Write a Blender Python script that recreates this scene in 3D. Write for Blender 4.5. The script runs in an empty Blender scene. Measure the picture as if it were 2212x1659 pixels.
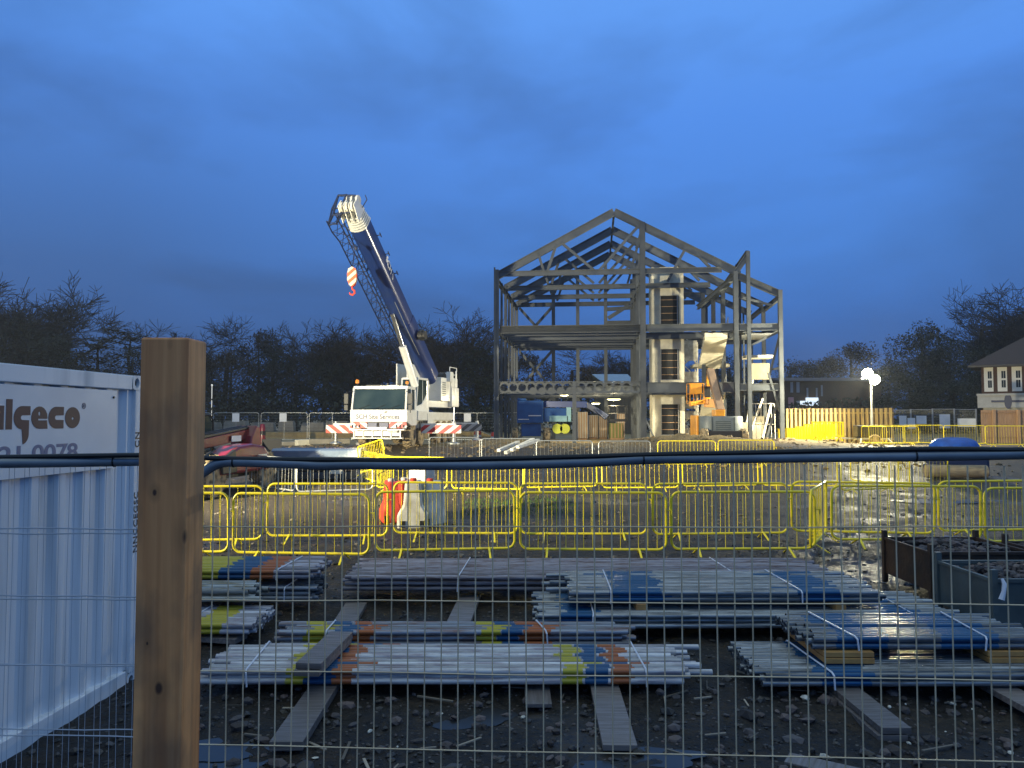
import bpy, bmesh, math, random
from mathutils import Vector, Matrix, noise
R = math.radians
S = bpy.context.scene
col = S.collection
rnd = random.Random(7)
V3 = Vector
# ------------------------------------------------------------------ camera
CAMZ, PITCH, F = 2.2, R(2.53), 1662.0
cd = bpy.data.cameras.new('camera'); cam = bpy.data.objects.new('camera', cd); col.objects.link(cam)
cam.location = (0, 0, CAMZ); cam.rotation_euler = (R(90) + PITCH, 0, 0)
cd.sensor_width = 36; cd.lens = 36 * F / 2212; cd.clip_start = .05; cd.clip_end = 900
S.camera = cam
S.render.resolution_x, S.render.resolution_y = 1024, 768
# ------------------------------------------------------------------ dusk sky
w = bpy.data.worlds.new('World'); S.world = w; w.use_nodes = True
def world():
    nt = w.node_tree; N = nt.nodes; Lk = nt.links
    bg = N['Background']
    tc = N.new('ShaderNodeTexCoord'); sx = N.new('ShaderNodeSeparateXYZ'); Lk.new(tc.outputs['Generated'], sx.inputs[0])
    rp = N.new('ShaderNodeValToRGB'); Lk.new(sx.outputs['Z'], rp.inputs[0])
    e = rp.color_ramp.elements
    stops = [(0.0, (.040, .110, .33)), (.08, (.044, .135, .42)), (.2, (.070, .230, .68)), (.36, (.092, .285, .84)),
             (.49, (.125, .35, .92)), (.62, (.30, .53, .74)), (.8, (.55, .70, .76)), (1.0, (.70, .82, .84))]
    e[0].position, e[0].color = stops[0][0], (*stops[0][1], 1)
    e[1].position, e[1].color = stops[-1][0], (*stops[-1][1], 1)
    for p, c in stops[1:-1]:
        k = e.new(p); k.color = (*c, 1)
    mp = N.new('ShaderNodeMapping'); mp.inputs['Scale'].default_value = (1.0, .8, 2.6); mp.inputs['Location'].default_value = (1.3, .2, 0.35)
    mp.inputs['Rotation'].default_value = (0, R(-24), 0)
    Lk.new(tc.outputs['Generated'], mp.inputs[0])
    n1 = N.new('ShaderNodeTexNoise'); n1.inputs['Scale'].default_value = 2.1; n1.inputs['Detail'].default_value = 8
    n1.inputs['Roughness'].default_value = .5; n1.inputs['Distortion'].default_value = .35
    Lk.new(mp.outputs[0], n1.inputs['Vector'])
    cr = N.new('ShaderNodeValToRGB'); cr.color_ramp.elements[0].position = .42; cr.color_ramp.elements[1].position = .60
    Lk.new(n1.outputs['Fac'], cr.inputs[0])
    # a darker bank of cloud fills the sky to the left (west), low down
    ax = N.new('ShaderNodeMapRange'); ax.inputs['From Min'].default_value = .02; ax.inputs['From Max'].default_value = -.45
    Lk.new(sx.outputs['X'], ax.inputs['Value'])
    az = N.new('ShaderNodeMapRange'); az.inputs['From Min'].default_value = .46; az.inputs['From Max'].default_value = .18
    Lk.new(sx.outputs['Z'], az.inputs['Value'])
    mu = N.new('ShaderNodeMath'); mu.operation = 'MULTIPLY'; Lk.new(ax.outputs[0], mu.inputs[0]); Lk.new(az.outputs[0], mu.inputs[1])
    m2 = N.new('ShaderNodeMath'); m2.operation = 'MULTIPLY'; m2.inputs[1].default_value = .62; Lk.new(mu.outputs[0], m2.inputs[0])
    iv = N.new('ShaderNodeMath'); iv.operation = 'MULTIPLY'; iv.inputs[1].default_value = .40; Lk.new(cr.outputs[0], iv.inputs[0])
    ad = N.new('ShaderNodeMath'); ad.operation = 'ADD'; ad.use_clamp = True; Lk.new(m2.outputs[0], ad.inputs[0]); Lk.new(iv.outputs[0], ad.inputs[1])
    mx = N.new('ShaderNodeMixRGB'); mx.inputs[2].default_value = (.042, .092, .225, 1)
    Lk.new(ad.outputs[0], mx.inputs[0]); Lk.new(rp.outputs[0], mx.inputs[1])
    Lk.new(mx.outputs[0], bg.inputs[0]); bg.inputs[1].default_value = 1.0
world()
S.view_settings.view_transform = 'Standard'; S.view_settings.look = 'None'
S.view_settings.exposure = 0; S.view_settings.gamma = 1
S.cycles.use_denoising = True
S.cycles.max_bounces = 6; S.cycles.sample_clamp_indirect = 4
# ------------------------------------------------------------------ projection helpers (pixel of the 2212-wide view + real depth -> point)
cp, sp = math.cos(PITCH), math.sin(PITCH)
def P(vx, vy, d):
    X = (vx - 1106) / F; Z = (829.5 - vy) / F
    dy = cp - Z * sp; dz = sp + Z * cp; k = d / dy
    return V3((X * k, d, CAMZ + dz * k))
def lerp(a, b, t): return a + (b - a) * t
GT = [(-50, 0), (26, 0), (30, .22), (33, .4), (36, .78), (41, .78), (47, .45), (60, .58), (400, .6)]
def gz(x, y):
    z = GT[-1][1]
    for (a, za), (b, zb) in zip(GT, GT[1:]):
        if y <= b: z = lerp(za, zb, max(0, (y - a) / (b - a))); break
    # spoil heaps, ruts, trampled mud
    n = noise.noise(V3((x * .35, y * .35, 3.1))) * .05 + noise.noise(V3((x * 1.3, y * 1.3, 1))) * .03
    if y < 30: n += noise.noise(V3((x * 2.6, y * 2.6, 9))) * .03
    if y < 16: n += noise.noise(V3((x * 5, y * 5, 0))) * .022 + abs(noise.noise(V3((x * 11, y * 11, 5)))) * .018
    def heap(cx, cy, rx, ry, h):
        q = ((x - cx) / rx) ** 2 + ((y - cy) / ry) ** 2
        return h * math.exp(-q * 1.6) * (1 + .35 * noise.noise(V3((x * 1.4, y * 1.4, 8)))) if q < 4 else 0
    n += heap(3.2, 26.6, 6.5, 1.3, .34) + heap(9.5, 40.5, 5, 2.4, .55) + heap(-.5, 41.5, 3.2, 1.6, .3) + heap(15.5, 42.5, 3.4, 2, .35)
    n += heap(-6.2, 24.2, 2.6, 1.0, .13)
    return z + n
def GP(vx, vy, h=0):
    d = 10
    for _ in range(30):
        p = P(vx, vy, d); t = gz(p.x, p.y) + h
        m = (CAMZ - p.z) / d
        if m <= 1e-4: return p
        d = lerp(d, (CAMZ - t) / m, .7)
    return P(vx, vy, d)
# ------------------------------------------------------------------ materials
def nodes(name):
    m = bpy.data.materials.new(name); m.use_nodes = True
    return m, m.node_tree.nodes, m.node_tree.links, m.node_tree.nodes['Principled BSDF']
def mat(name, c, rough=.6, metal=0, c2=None, scale=6, bump=0, bscale=40, stretch=(1, 1, 1), rvar=0, lo=.35, hi=.7, coat=0, detail=5, rand=0, island=0, spec=None):
    m, N, Lk, b = nodes(name)
    b.inputs['Roughness'].default_value = rough; b.inputs['Metallic'].default_value = metal
    b.inputs['Base Color'].default_value = (*c, 1)
    if spec is not None: b.inputs['Specular IOR Level'].default_value = spec
    if coat: b.inputs['Coat Weight'].default_value = coat; b.inputs['Coat Roughness'].default_value = .12
    tc = N.new('ShaderNodeTexCoord'); mp = N.new('ShaderNodeMapping'); mp.inputs['Scale'].default_value = stretch
    Lk.new(tc.outputs['Object'], mp.inputs[0])
    out = None
    if c2:
        n = N.new('ShaderNodeTexNoise'); n.inputs['Scale'].default_value = scale; n.inputs['Detail'].default_value = detail
        Lk.new(mp.outputs[0], n.inputs['Vector'])
        r = N.new('ShaderNodeMapRange'); r.inputs['From Min'].default_value = lo; r.inputs['From Max'].default_value = hi
        Lk.new(n.outputs['Fac'], r.inputs['Value'])
        x = N.new('ShaderNodeMixRGB'); x.inputs[1].default_value = (*c, 1); x.inputs[2].default_value = (*c2, 1)
        Lk.new(r.outputs[0], x.inputs[0]); out = x.outputs[0]
        if rvar:
            q = N.new('ShaderNodeMapRange'); q.inputs['To Min'].default_value = rough; q.inputs['To Max'].default_value = rough + rvar
            Lk.new(r.outputs[0], q.inputs['Value']); Lk.new(q.outputs[0], b.inputs['Roughness'])
    if rand or island:
        g = N.new('ShaderNodeNewGeometry') if island else N.new('ShaderNodeObjectInfo')
        hs = N.new('ShaderNodeHueSaturation'); mr = N.new('ShaderNodeMapRange')
        mr.inputs['To Min'].default_value = 1 - (rand or island); mr.inputs['To Max'].default_value = 1 + (rand or island)
        Lk.new(g.outputs['Random Per Island' if island else 'Random'], mr.inputs['Value']); Lk.new(mr.outputs[0], hs.inputs['Value'])
        if out: Lk.new(out, hs.inputs['Color'])
        else: hs.inputs['Color'].default_value = (*c, 1)
        out = hs.outputs[0]
    if out: Lk.new(out, b.inputs['Base Color'])
    if bump:
        n = N.new('ShaderNodeTexNoise'); n.inputs['Scale'].default_value = bscale; n.inputs['Detail'].default_value = 6
        Lk.new(mp.outputs[0], n.inputs['Vector'])
        bp = N.new('ShaderNodeBump'); bp.inputs['Strength'].default_value = bump; bp.inputs['Distance'].default_value = .02
        Lk.new(n.outputs['Fac'], bp.inputs['Height']); Lk.new(bp.outputs[0], b.inputs['Normal'])
    return m
def emit(name, c, s):
    m, N, Lk, b = nodes(name)
    b.inputs['Base Color'].default_value = (*c, 1); b.inputs['Emission Color'].default_value = (*c, 1); b.inputs['Emission Strength'].default_value = s
    return m
def stripes(name, a, bcol, width, ang, plane='XZ', rough=.45):
    m, N, Lk, b = nodes(name); b.inputs['Roughness'].default_value = rough
    tc = N.new('ShaderNodeTexCoord'); sx = N.new('ShaderNodeSeparateXYZ'); Lk.new(tc.outputs['Object'], sx.inputs[0])
    def mm(op, i, j):
        q = N.new('ShaderNodeMath'); q.operation = op
        for k, v in enumerate((i, j)):
            if v is None: continue
            if isinstance(v, (int, float)): q.inputs[k].default_value = v
            else: Lk.new(v, q.inputs[k])
        return q.outputs[0]
    s = mm('ADD', mm('MULTIPLY', sx.outputs[plane[0]], math.cos(ang) / width), mm('MULTIPLY', sx.outputs[plane[1]], math.sin(ang) / width))
    g = mm('GREATER_THAN', mm('FRACT', mm('ADD', s, 50.0), None), .5)
    x = N.new('ShaderNodeMixRGB'); x.inputs[1].default_value = (*a, 1); x.inputs[2].default_value = (*bcol, 1)
    Lk.new(g, x.inputs[0]); Lk.new(x.outputs[0], b.inputs['Base Color'])
    return m
M = {}
M['steel'] = mat('painted structural steel', (.052, .062, .074), .45, .1, (.086, .097, .110), 1.2, rvar=.15, rand=.3)
M['steel2'] = mat('galvanised steel', (.42, .43, .42), .42, .55, (.30, .31, .31), 8)
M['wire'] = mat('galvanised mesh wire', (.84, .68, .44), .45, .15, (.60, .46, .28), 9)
M['pipe'] = mat('grey tube', (.27, .30, .33), .42, .3, (.16, .18, .19), 14, stretch=(.4, 1, 1))
M['rubber'] = mat('black rubber', (.012, .012, .013), .55, 0)
M['tyre'] = mat('muddy tyre', (.05, .042, .03), .85, 0, (.34, .26, .15), 5, bump=.4, lo=.36, hi=.54)
M['yellow'] = mat('yellow barrier paint', (.92, .74, .012), .4, 0, (.42, .30, .06), 5, lo=.55, hi=.8, coat=.2)
M['yellowp'] = mat('yellow plastic', (.9, .72, .01), .35)
M['concrete'] = mat('precast concrete', (.68, .64, .50), .85, 0, (.48, .45, .36), 1.6, bump=.15, bscale=12)
M['concrete2'] = mat('weathered concrete', (.26, .24, .20), .9, 0, (.16, .145, .12), 1.4, bump=.4, bscale=9)
M['white'] = mat('white vehicle paint', (.78, .77, .72), .35, 0, (.66, .64, .58), 2.5, coat=.3, lo=.45, hi=.75)
M['boxwhite'] = mat('container white paint', (.78, .80, .82), .42, .0, (.44, .45, .45), 7, stretch=(1, 1, .08), lo=.48, hi=.85, rvar=.15, bump=.06, bscale=4)
M['sign'] = mat('white sign board', (.80, .81, .82), .4, 0, (.62, .64, .68), 1.5)
M['navy'] = mat('navy boom paint', (.012, .036, .175), .3, .1, (.016, .038, .15), 1.5, coat=.4)
M['navy2'] = mat('dark lattice paint', (.018, .028, .075), .45, .1)
M['glass'] = mat('dark glass', (.02, .03, .035), .08, 0)
M['glassc'] = mat('cab glass', (.022, .040, .042), .07, 0, (.05, .075, .07), .9, lo=.4, hi=.7)
M['black'] = mat('black plastic', (.015, .015, .017), .5)
M['dark'] = mat('dark void', (.012, .013, .015), .9)
M['red'] = mat('red machine paint', (.22, .006, .014), .32, 0, (.15, .006, .012), 3, coat=.4)
M['redp'] = mat('red plastic', (.80, .07, .03), .45, 0, (.62, .05, .03), 4)
M['whitep'] = mat('dirty white plastic', (.80, .77, .68), .5, 0, (.50, .46, .36), 4)
M['orange'] = mat('orange machine paint', (.85, .36, .02), .4, 0, (.62, .25, .03), 2.5)
M['tan'] = mat('dusty boom steel', (.34, .23, .15), .55, .2, (.25, .17, .12), 3)
M['greym'] = mat('grey counterweight paint', (.15, .18, .19), .45, 0, (.11, .13, .14), 3)
M['blue'] = mat('blue machine paint', (.015, .10, .33), .4, 0, (.012, .07, .24), 2)
M['teal'] = mat('pale teal paint', (.30, .52, .58), .45, 0, (.20, .38, .44), 3)
M['tarp'] = mat('blue tarpaulin', (.012, .085, .42), .4, 0, (.01, .05, .25), 3, bump=.5, bscale=6)
M['timber'] = None
M['board'] = mat('wet scaffold board', (.20, .175, .165), .38, 0, (.11, .09, .08), 2.5, stretch=(14, 1, 14), bump=.15, bscale=20, rvar=.25, rand=.2)
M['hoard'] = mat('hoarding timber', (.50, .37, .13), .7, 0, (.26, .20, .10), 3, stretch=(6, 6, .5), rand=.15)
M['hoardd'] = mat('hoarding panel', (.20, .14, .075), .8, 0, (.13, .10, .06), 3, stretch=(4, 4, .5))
M['fencet'] = mat('fence timber', (.44, .27, .15), .8, 0, (.33, .20, .11), 2.5, stretch=(4, 4, .6), rand=.1)
M['spacer'] = mat('pale softwood', (.50, .27, .08), .7, 0, (.36, .18, .06), 6)
M['rust'] = mat('rusty plate', (.085, .045, .022), .6, .2, (.035, .022, .016), 3.5, bump=.3, bscale=20)
M['greyplate'] = mat('grey green plate', (.12, .15, .145), .5, .2, (.07, .085, .08), 3, bump=.2, bscale=14)
M['strap'] = mat('white strapping', (.72, .74, .80), .4)
M['letter'] = mat('maroon lettering', (.075, .028, .040), .5)
M['letterb'] = mat('blue grey lettering', (.16, .18, .30), .5)
M['letterk'] = mat('black lettering', (.02, .02, .022), .5)
M['brick'] = mat('dark brick', (.10, .055, .035), .9, 0, (.07, .04, .028), 6)
M['roof'] = mat('brown roof tiles', (.050, .030, .028), .75, 0, (.035, .024, .024), 4, stretch=(1, 1, 5), bump=.4, bscale=6)
M['slate'] = mat('pale blue sheet roof', (.30, .38, .45), .5, 0, (.24, .31, .38), 2)
M['render'] = mat('pale render', (.55, .52, .45), .8, 0, (.44, .42, .37), 2)
M['winf'] = mat('white window paint', (.72, .69, .60), .5)
M['bark'] = mat('bark', (.040, .030, .022), .95, 0, (.022, .019, .016), 6)
M['twig'] = mat('bare twigs', (.044, .034, .027), .95, 0, (.028, .025, .022), 2, island=.5)
M['leaf'] = mat('dark evergreen leaves', (.020, .026, .013), .8, 0, (.014, .018, .010), .8, island=.6)
M['leaf2'] = mat('brown winter leaves', (.050, .032, .018), .85, 0, (.026, .022, .013), .8, island=.5)
M['stone'] = mat('broken stone', (.052, .044, .038), .5, 0, (.022, .02, .018), 3, island=.7, bump=.3, bscale=30)
M['spall'] = mat('brick and concrete rubble', (.085, .060, .052), .7, 0, (.05, .05, .055), 2, island=.75, bump=.3, bscale=30)
M['lamp'] = emit('lit floodlight lens', (1, .93, .68), 90)
M['lampin'] = emit('lit work light', (1, .88, .45), 9)
M['shop'] = emit('lit shop sign', (.80, .92, 1), 1.1)
M['beacon'] = mat('amber beacon', (.85, .28, .03), .3)
M['taillight'] = emit('red tail lamp', (1, .06, .04), .5)
M['plate'] = mat('number plate', (.75, .72, .6), .5)
def timber():
    m, N, Lk, b = nodes('post timber'); b.inputs['Roughness'].default_value = .62
    tc = N.new('ShaderNodeTexCoord'); mp = N.new('ShaderNodeMapping'); mp.inputs['Scale'].default_value = (34, 34, 1.1)
    Lk.new(tc.outputs['Object'], mp.inputs[0])
    n = N.new('ShaderNodeTexNoise'); n.inputs['Scale'].default_value = 1; n.inputs['Detail'].default_value = 5; n.inputs['Distortion'].default_value = .6; Lk.new(mp.outputs[0], n.inputs['Vector'])
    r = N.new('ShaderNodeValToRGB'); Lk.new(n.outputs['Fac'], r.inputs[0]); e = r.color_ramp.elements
    e[0].position = .3; e[0].color = (.54, .195, .060, 1); e[1].position = .72; e[1].color = (.94, .42, .15, 1)  # timber grain, pushed orange to paint warm lamp light into the colour
    # large weather stains
    n2 = N.new('ShaderNodeTexNoise'); n2.inputs['Scale'].default_value = 5; n2.inputs['Detail'].default_value = 4
    mp2 = N.new('ShaderNodeMapping'); mp2.inputs['Scale'].default_value = (1.6, 1.6, .8); Lk.new(tc.outputs['Object'], mp2.inputs[0]); Lk.new(mp2.outputs[0], n2.inputs['Vector'])
    r2 = N.new('ShaderNodeMapRange'); r2.inputs['From Min'].default_value = .45; r2.inputs['From Max'].default_value = .62; Lk.new(n2.outputs['Fac'], r2.inputs['Value'])
    x = N.new('ShaderNodeMixRGB'); x.blend_type = 'MULTIPLY'; x.inputs[2].default_value = (.50, .56, .70, 1); Lk.new(r2.outputs[0], x.inputs[0]); Lk.new(r.outputs[0], x.inputs[1])
    # knots and drying cracks
    vo = N.new('ShaderNodeTexVoronoi'); vo.inputs['Scale'].default_value = 6.5
    mp3 = N.new('ShaderNodeMapping'); mp3.inputs['Scale'].default_value = (1, 1, .55); mp3.inputs['Location'].default_value = (.31, .1, .42); Lk.new(tc.outputs['Object'], mp3.inputs[0]); Lk.new(mp3.outputs[0], vo.inputs['Vector'])
    r3 = N.new('ShaderNodeMapRange'); r3.inputs['From Min'].default_value = .05; r3.inputs['From Max'].default_value = .10; r3.inputs['To Min'].default_value = 1; r3.inputs['To Max'].default_value = 0
    Lk.new(vo.outputs['Distance'], r3.inputs['Value'])
    x2 = N.new('ShaderNodeMixRGB'); x2.inputs[2].default_value = (.10, .05, .025, 1); Lk.new(r3.outputs[0], x2.inputs[0]); Lk.new(x.outputs[0], x2.inputs[1])
    last = x2.outputs[0]
    mpc = N.new('ShaderNodeMapping'); mpc.inputs['Scale'].default_value = (75, 75, 1.1); Lk.new(tc.outputs['Object'], mpc.inputs[0])
    nc = N.new('ShaderNodeTexNoise'); nc.inputs['Scale'].default_value = 1; nc.inputs['Detail'].default_value = 2; Lk.new(mpc.outputs[0], nc.inputs['Vector'])
    rc = N.new('ShaderNodeMapRange'); rc.inputs['From Min'].default_value = .695; rc.inputs['From Max'].default_value = .73; Lk.new(nc.outputs['Fac'], rc.inputs['Value'])
    xc = N.new('ShaderNodeMixRGB'); xc.inputs[2].default_value = (.06, .03, .015, 1); Lk.new(rc.outputs[0], xc.inputs[0]); Lk.new(last, xc.inputs[1]); last = xc.outputs[0]
    for vx, vy, rad in ((343, 1487, .0075), (334, 1064, .0042), (405, 1160, .010), (318, 1390, .0022)):
        kp = P(vx, vy, 1.45)
        vm = N.new('ShaderNodeVectorMath'); vm.operation = 'SUBTRACT'; vm.inputs[1].default_value = kp; Lk.new(tc.outputs['Object'], vm.inputs[0])
        vs = N.new('ShaderNodeVectorMath'); vs.operation = 'MULTIPLY'; vs.inputs[1].default_value = (1, .6, .62); Lk.new(vm.outputs[0], vs.inputs[0])
        ln = N.new('ShaderNodeVectorMath'); ln.operation = 'LENGTH'; Lk.new(vs.outputs[0], ln.inputs[0])
        for r0, r1, cc, am in ((rad * 1.6, rad * 3.4, (.30, .14, .05), .45), (rad * .6, rad * 1.15, (.07, .03, .015), .95)):
            rk = N.new('ShaderNodeMapRange'); rk.inputs['From Min'].default_value = r0; rk.inputs['From Max'].default_value = r1; rk.inputs['To Min'].default_value = am; rk.inputs['To Max'].default_value = 0; Lk.new(ln.outputs['Value'], rk.inputs['Value'])
            xk = N.new('ShaderNodeMixRGB'); xk.inputs[2].default_value = (*cc, 1); Lk.new(rk.outputs[0], xk.inputs[0]); Lk.new(last, xk.inputs[1]); last = xk.outputs[0]
    Lk.new(last, b.inputs['Base Color'])
    bp = N.new('ShaderNodeBump'); bp.inputs['Strength'].default_value = .4; bp.inputs['Distance'].default_value = .004; Lk.new(n.outputs['Fac'], bp.inputs['Height']); Lk.new(bp.outputs[0], b.inputs['Normal'])
    return m
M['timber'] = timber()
def ground_mat():
    m, N, Lk, b = nodes('wet stony mud')
    tc = N.new('ShaderNodeTexCoord')
    def ns(sc, det=6, ro=.6):
        n = N.new('ShaderNodeTexNoise'); n.inputs['Scale'].default_value = sc; n.inputs['Detail'].default_value = det; n.inputs['Roughness'].default_value = ro
        Lk.new(tc.outputs['Object'], n.inputs['Vector']); return n.outputs['Fac']
    def mr(v, a, c, lo=0, hi=1):
        q = N.new('ShaderNodeMapRange'); q.inputs['From Min'].default_value = a; q.inputs['From Max'].default_value = c
        q.inputs['To Min'].default_value = lo; q.inputs['To Max'].default_value = hi; Lk.new(v, q.inputs['Value']); return q.outputs[0]
    def mix(f, a, c):
        x = N.new('ShaderNodeMixRGB')
        Lk.new(f, x.inputs[0])
        for k, v in ((1, a), (2, c)):
            if isinstance(v, tuple): x.inputs[k].default_value = (*v, 1)
            else: Lk.new(v, x.inputs[k])
        return x.outputs[0]
    big = ns(.28, 3); mid = ns(2.2); fine = ns(17, 8, .7)
    c = mix(mr(fine, .40, .66), (.006, .0055, .005), (.045, .037, .030))
    c = mix(mr(mid, .50, .70), c, mix(mr(fine, .4, .65), (.022, .016, .010), (.075, .052, .032)))
    # drier sandy earth further into the site
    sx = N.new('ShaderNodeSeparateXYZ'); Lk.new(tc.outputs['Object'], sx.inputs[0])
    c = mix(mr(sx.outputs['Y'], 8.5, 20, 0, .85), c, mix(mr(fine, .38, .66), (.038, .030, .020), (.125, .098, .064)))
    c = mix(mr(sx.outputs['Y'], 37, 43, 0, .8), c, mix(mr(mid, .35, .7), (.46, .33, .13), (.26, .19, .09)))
    vo = N.new('ShaderNodeTexVoronoi'); vo.inputs['Scale'].default_value = 19; Lk.new(tc.outputs['Object'], vo.inputs['Vector'])
    peb = mr(vo.outputs['Distance'], .18, .28, 1, 0)
    pc = N.new('ShaderNodeMapRange'); pc.inputs['From Min'].default_value = .55; pc.inputs['From Max'].default_value = .95; sc = N.new('ShaderNodeSeparateXYZ'); Lk.new(vo.outputs['Color'], sc.inputs[0]); Lk.new(sc.outputs[0], pc.inputs['Value'])
    pm = N.new('ShaderNodeMath'); pm.operation = 'MULTIPLY'; Lk.new(peb, pm.inputs[0]); Lk.new(pc.outputs[0], pm.inputs[1]); c = mix(pm.outputs[0], c, (.17, .155, .14))
    Lk.new(c, b.inputs['Base Color'])
    pud = mr(big, .56, .60)
    rr = N.new('ShaderNodeMath'); rr.operation = 'SUBTRACT'; Lk.new(mr(fine, .35, .65, .40, .85), rr.inputs[0]); 
    q = N.new('ShaderNodeMath'); q.operation = 'MULTIPLY'; q.inputs[1].default_value = .16; Lk.new(pud, q.inputs[0]); Lk.new(q.outputs[0], rr.inputs[1])
    Lk.new(rr.outputs[0], b.inputs['Roughness'])
    b.inputs['Specular IOR Level'].default_value = .28
    bp = N.new('ShaderNodeBump'); bp.inputs['Distance'].default_value = .06
    st = mr(pud, 0, 1, .75, .3); Lk.new(st, bp.inputs['Strength'])
    ad = N.new('ShaderNodeMath'); ad.operation = 'ADD'; Lk.new(fine, ad.inputs[0]); Lk.new(peb, ad.inputs[1])
    Lk.new(ad.outputs[0], bp.inputs['Height']); Lk.new(bp.outputs[0], b.inputs['Normal'])
    return m
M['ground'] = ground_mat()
M['water'] = mat('puddle water', (.016, .016, .016), .32, 0, bump=.03, bscale=6)
# ------------------------------------------------------------------ mesh builder
def perp(d):
    a = V3((0, 0, 1)) if abs(d.z) < .95 else V3((0, 1, 0))
    s = d.cross(a).normalized(); return s, s.cross(d).normalized()
class MB:
    def __init__(s): s.v = []; s.f = []; s.m = []; s.ci = 0
    def add(s, vs, fs):
        o = len(s.v); s.v += [tuple(p) for p in vs]; s.f += [tuple(o + i for i in f) for f in fs]; s.m += [s.ci] * len(fs); return s
    def box(s, c, d, rz=0, mx=None):
        x, y, z = (k / 2 for k in d)
        pts = [V3((i, j, k)) for i in (-x, x) for j in (-y, y) for k in (-z, z)]
        q = Matrix.Rotation(rz, 3, 'Z') if mx is None else mx
        return s.add([q @ p + V3(c) for p in pts], [(0, 1, 3, 2), (4, 6, 7, 5), (0, 4, 5, 1), (2, 3, 7, 6), (0, 2, 6, 4), (1, 5, 7, 3)])
    def bx(s, x0, x1, y0, y1, z0, z1): return s.box(((x0 + x1) / 2, (y0 + y1) / 2, (z0 + z1) / 2), (x1 - x0, y1 - y0, z1 - z0))
    def bar(s, a, b, wd, h, up=(0, 0, 1)):
        a, b = V3(a), V3(b); d = (b - a).normalized(); u = V3(up)
        if abs(d.dot(u)) > .98: u = V3((0, 1, 0))
        sd = d.cross(u).normalized(); u = sd.cross(d).normalized()
        pts = [p + sd * i + u * j for p in (a, b) for i, j in ((-wd / 2, -h / 2), (wd / 2, -h / 2), (wd / 2, h / 2), (-wd / 2, h / 2))]
        return s.add(pts, [(0, 1, 2, 3), (7, 6, 5, 4), (0, 4, 5, 1), (1, 5, 6, 2), (2, 6, 7, 3), (3, 7, 4, 0)])
    def ibeam(s, a, b, wd, h, up=(0, 0, 1), t=.03):
        a, b = V3(a), V3(b); d = (b - a).normalized(); u = V3(up)
        if abs(d.dot(u)) > .98: u = V3((0, 1, 0))
        sd = d.cross(u).normalized(); u = sd.cross(d).normalized()
        o = u * (h / 2 - t / 2)
        s.bar(a + o, b + o, wd, t, u); s.bar(a - o, b - o, wd, t, u); return s.bar(a, b, t * .7, h - 2 * t, u)
    def tube(s, a, b, r, n=8, r2=None, cap=True):
        a, b = V3(a), V3(b); d = (b - a).normalized(); p, q = perp(d); r2 = r if r2 is None else r2
        vs = [c + (p * math.cos(t) + q * math.sin(t)) * rr for c, rr in ((a, r), (b, r2)) for t in (2 * math.pi * i / n for i in range(n))]
        fs = [(i, (i + 1) % n, n + (i + 1) % n, n + i) for i in range(n)]
        if cap: fs += [tuple(range(n))[::-1], tuple(range(n, 2 * n))]
        return s.add(vs, fs)
    def path(s, pts, r, n=8, closed=False):
        pts = [V3(p) for p in pts]; k = len(pts); o = []
        ref = None; vs = []
        for i, p in enumerate(pts):
            a = pts[i - 1] if (i or closed) else p; b = pts[(i + 1) % k] if (i < k - 1 or closed) else p
            d = (b - a).normalized()
            if ref is None: ref, _ = perp(d)
            q = d.cross(ref).normalized(); ref = q.cross(d).normalized()
            rr = r[i] if isinstance(r, (list, tuple)) else r
            vs += [p + (ref * math.cos(t) + q * math.sin(t)) * rr for t in (2 * math.pi * j / n for j in range(n))]
        fs = []
        for i in range(k if closed else k - 1):
            A, B = i * n, ((i + 1) % k) * n
            fs += [(A + j, A + (j + 1) % n, B + (j + 1) % n, B + j) for j in range(n)]
        if not closed: fs += [tuple(range(n))[::-1], tuple((k - 1) * n + j for j in range(n))]
        return s.add(vs, fs)
    def prism(s, poly, a, b, plane='xz'):
        n = len(poly)
        def pt(u, v, w): return {'xz': (u, w, v), 'yz': (w, u, v), 'xy': (u, v, w)}[plane]
        return s.add([pt(u, v, a) for u, v in poly] + [pt(u, v, b) for u, v in poly],
                     [tuple(range(n)), tuple(range(2 * n - 1, n - 1, -1))] + [(i, n + i, n + (i + 1) % n, (i + 1) % n) for i in range(n)])
    def lathe(s, prof, c=(0, 0, 0), n=20, axis='z'):
        vs = []
        for r, h in prof:
            for i in range(n):
                t = 2 * math.pi * i / n; p = {'z': (r * math.cos(t), r * math.sin(t), h), 'x': (h, r * math.cos(t), r * math.sin(t)), 'y': (r * math.cos(t), h, r * math.sin(t))}[axis]
                vs.append(V3(p) + V3(c))
        k = len(prof)
        fs = [(a * n + i, a * n + (i + 1) % n, (a + 1) * n + (i + 1) % n, (a + 1) * n + i) for a in range(k - 1) for i in range(n)]
        fs += [tuple(range(n)), tuple((k - 1) * n + i for i in range(n))]
        return s.add(vs, fs)
    def xf(s, mx):
        s.v = [tuple(mx @ V3(p)) for p in s.v]; return s
    def build(s, name, m, parent=None, smooth=False, bevel=0, world=False, solid=0):
        me = bpy.data.meshes.new(name)
        vs = s.v
        if world and parent is not None:
            o = parent
            off = V3((0, 0, 0))
            while o is not None: off += o.location; o = o.parent
            vs = [(a - off.x, b - off.y, c - off.z) for a, b, c in vs]
        me.from_pydata(vs, [], s.f)
        ms = m if isinstance(m, (list, tuple)) else [m]
        for q in ms: me.materials.append(q)
        if len(ms) > 1: me.polygons.foreach_set('material_index', s.m)
        bm = bmesh.new(); bm.from_mesh(me); bmesh.ops.recalc_face_normals(bm, faces=bm.faces); bm.to_mesh(me); bm.free()
        if smooth: me.shade_smooth(); 
        ob = bpy.data.objects.new(name, me); col.objects.link(ob)
        if parent is not None: ob.parent = parent
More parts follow.
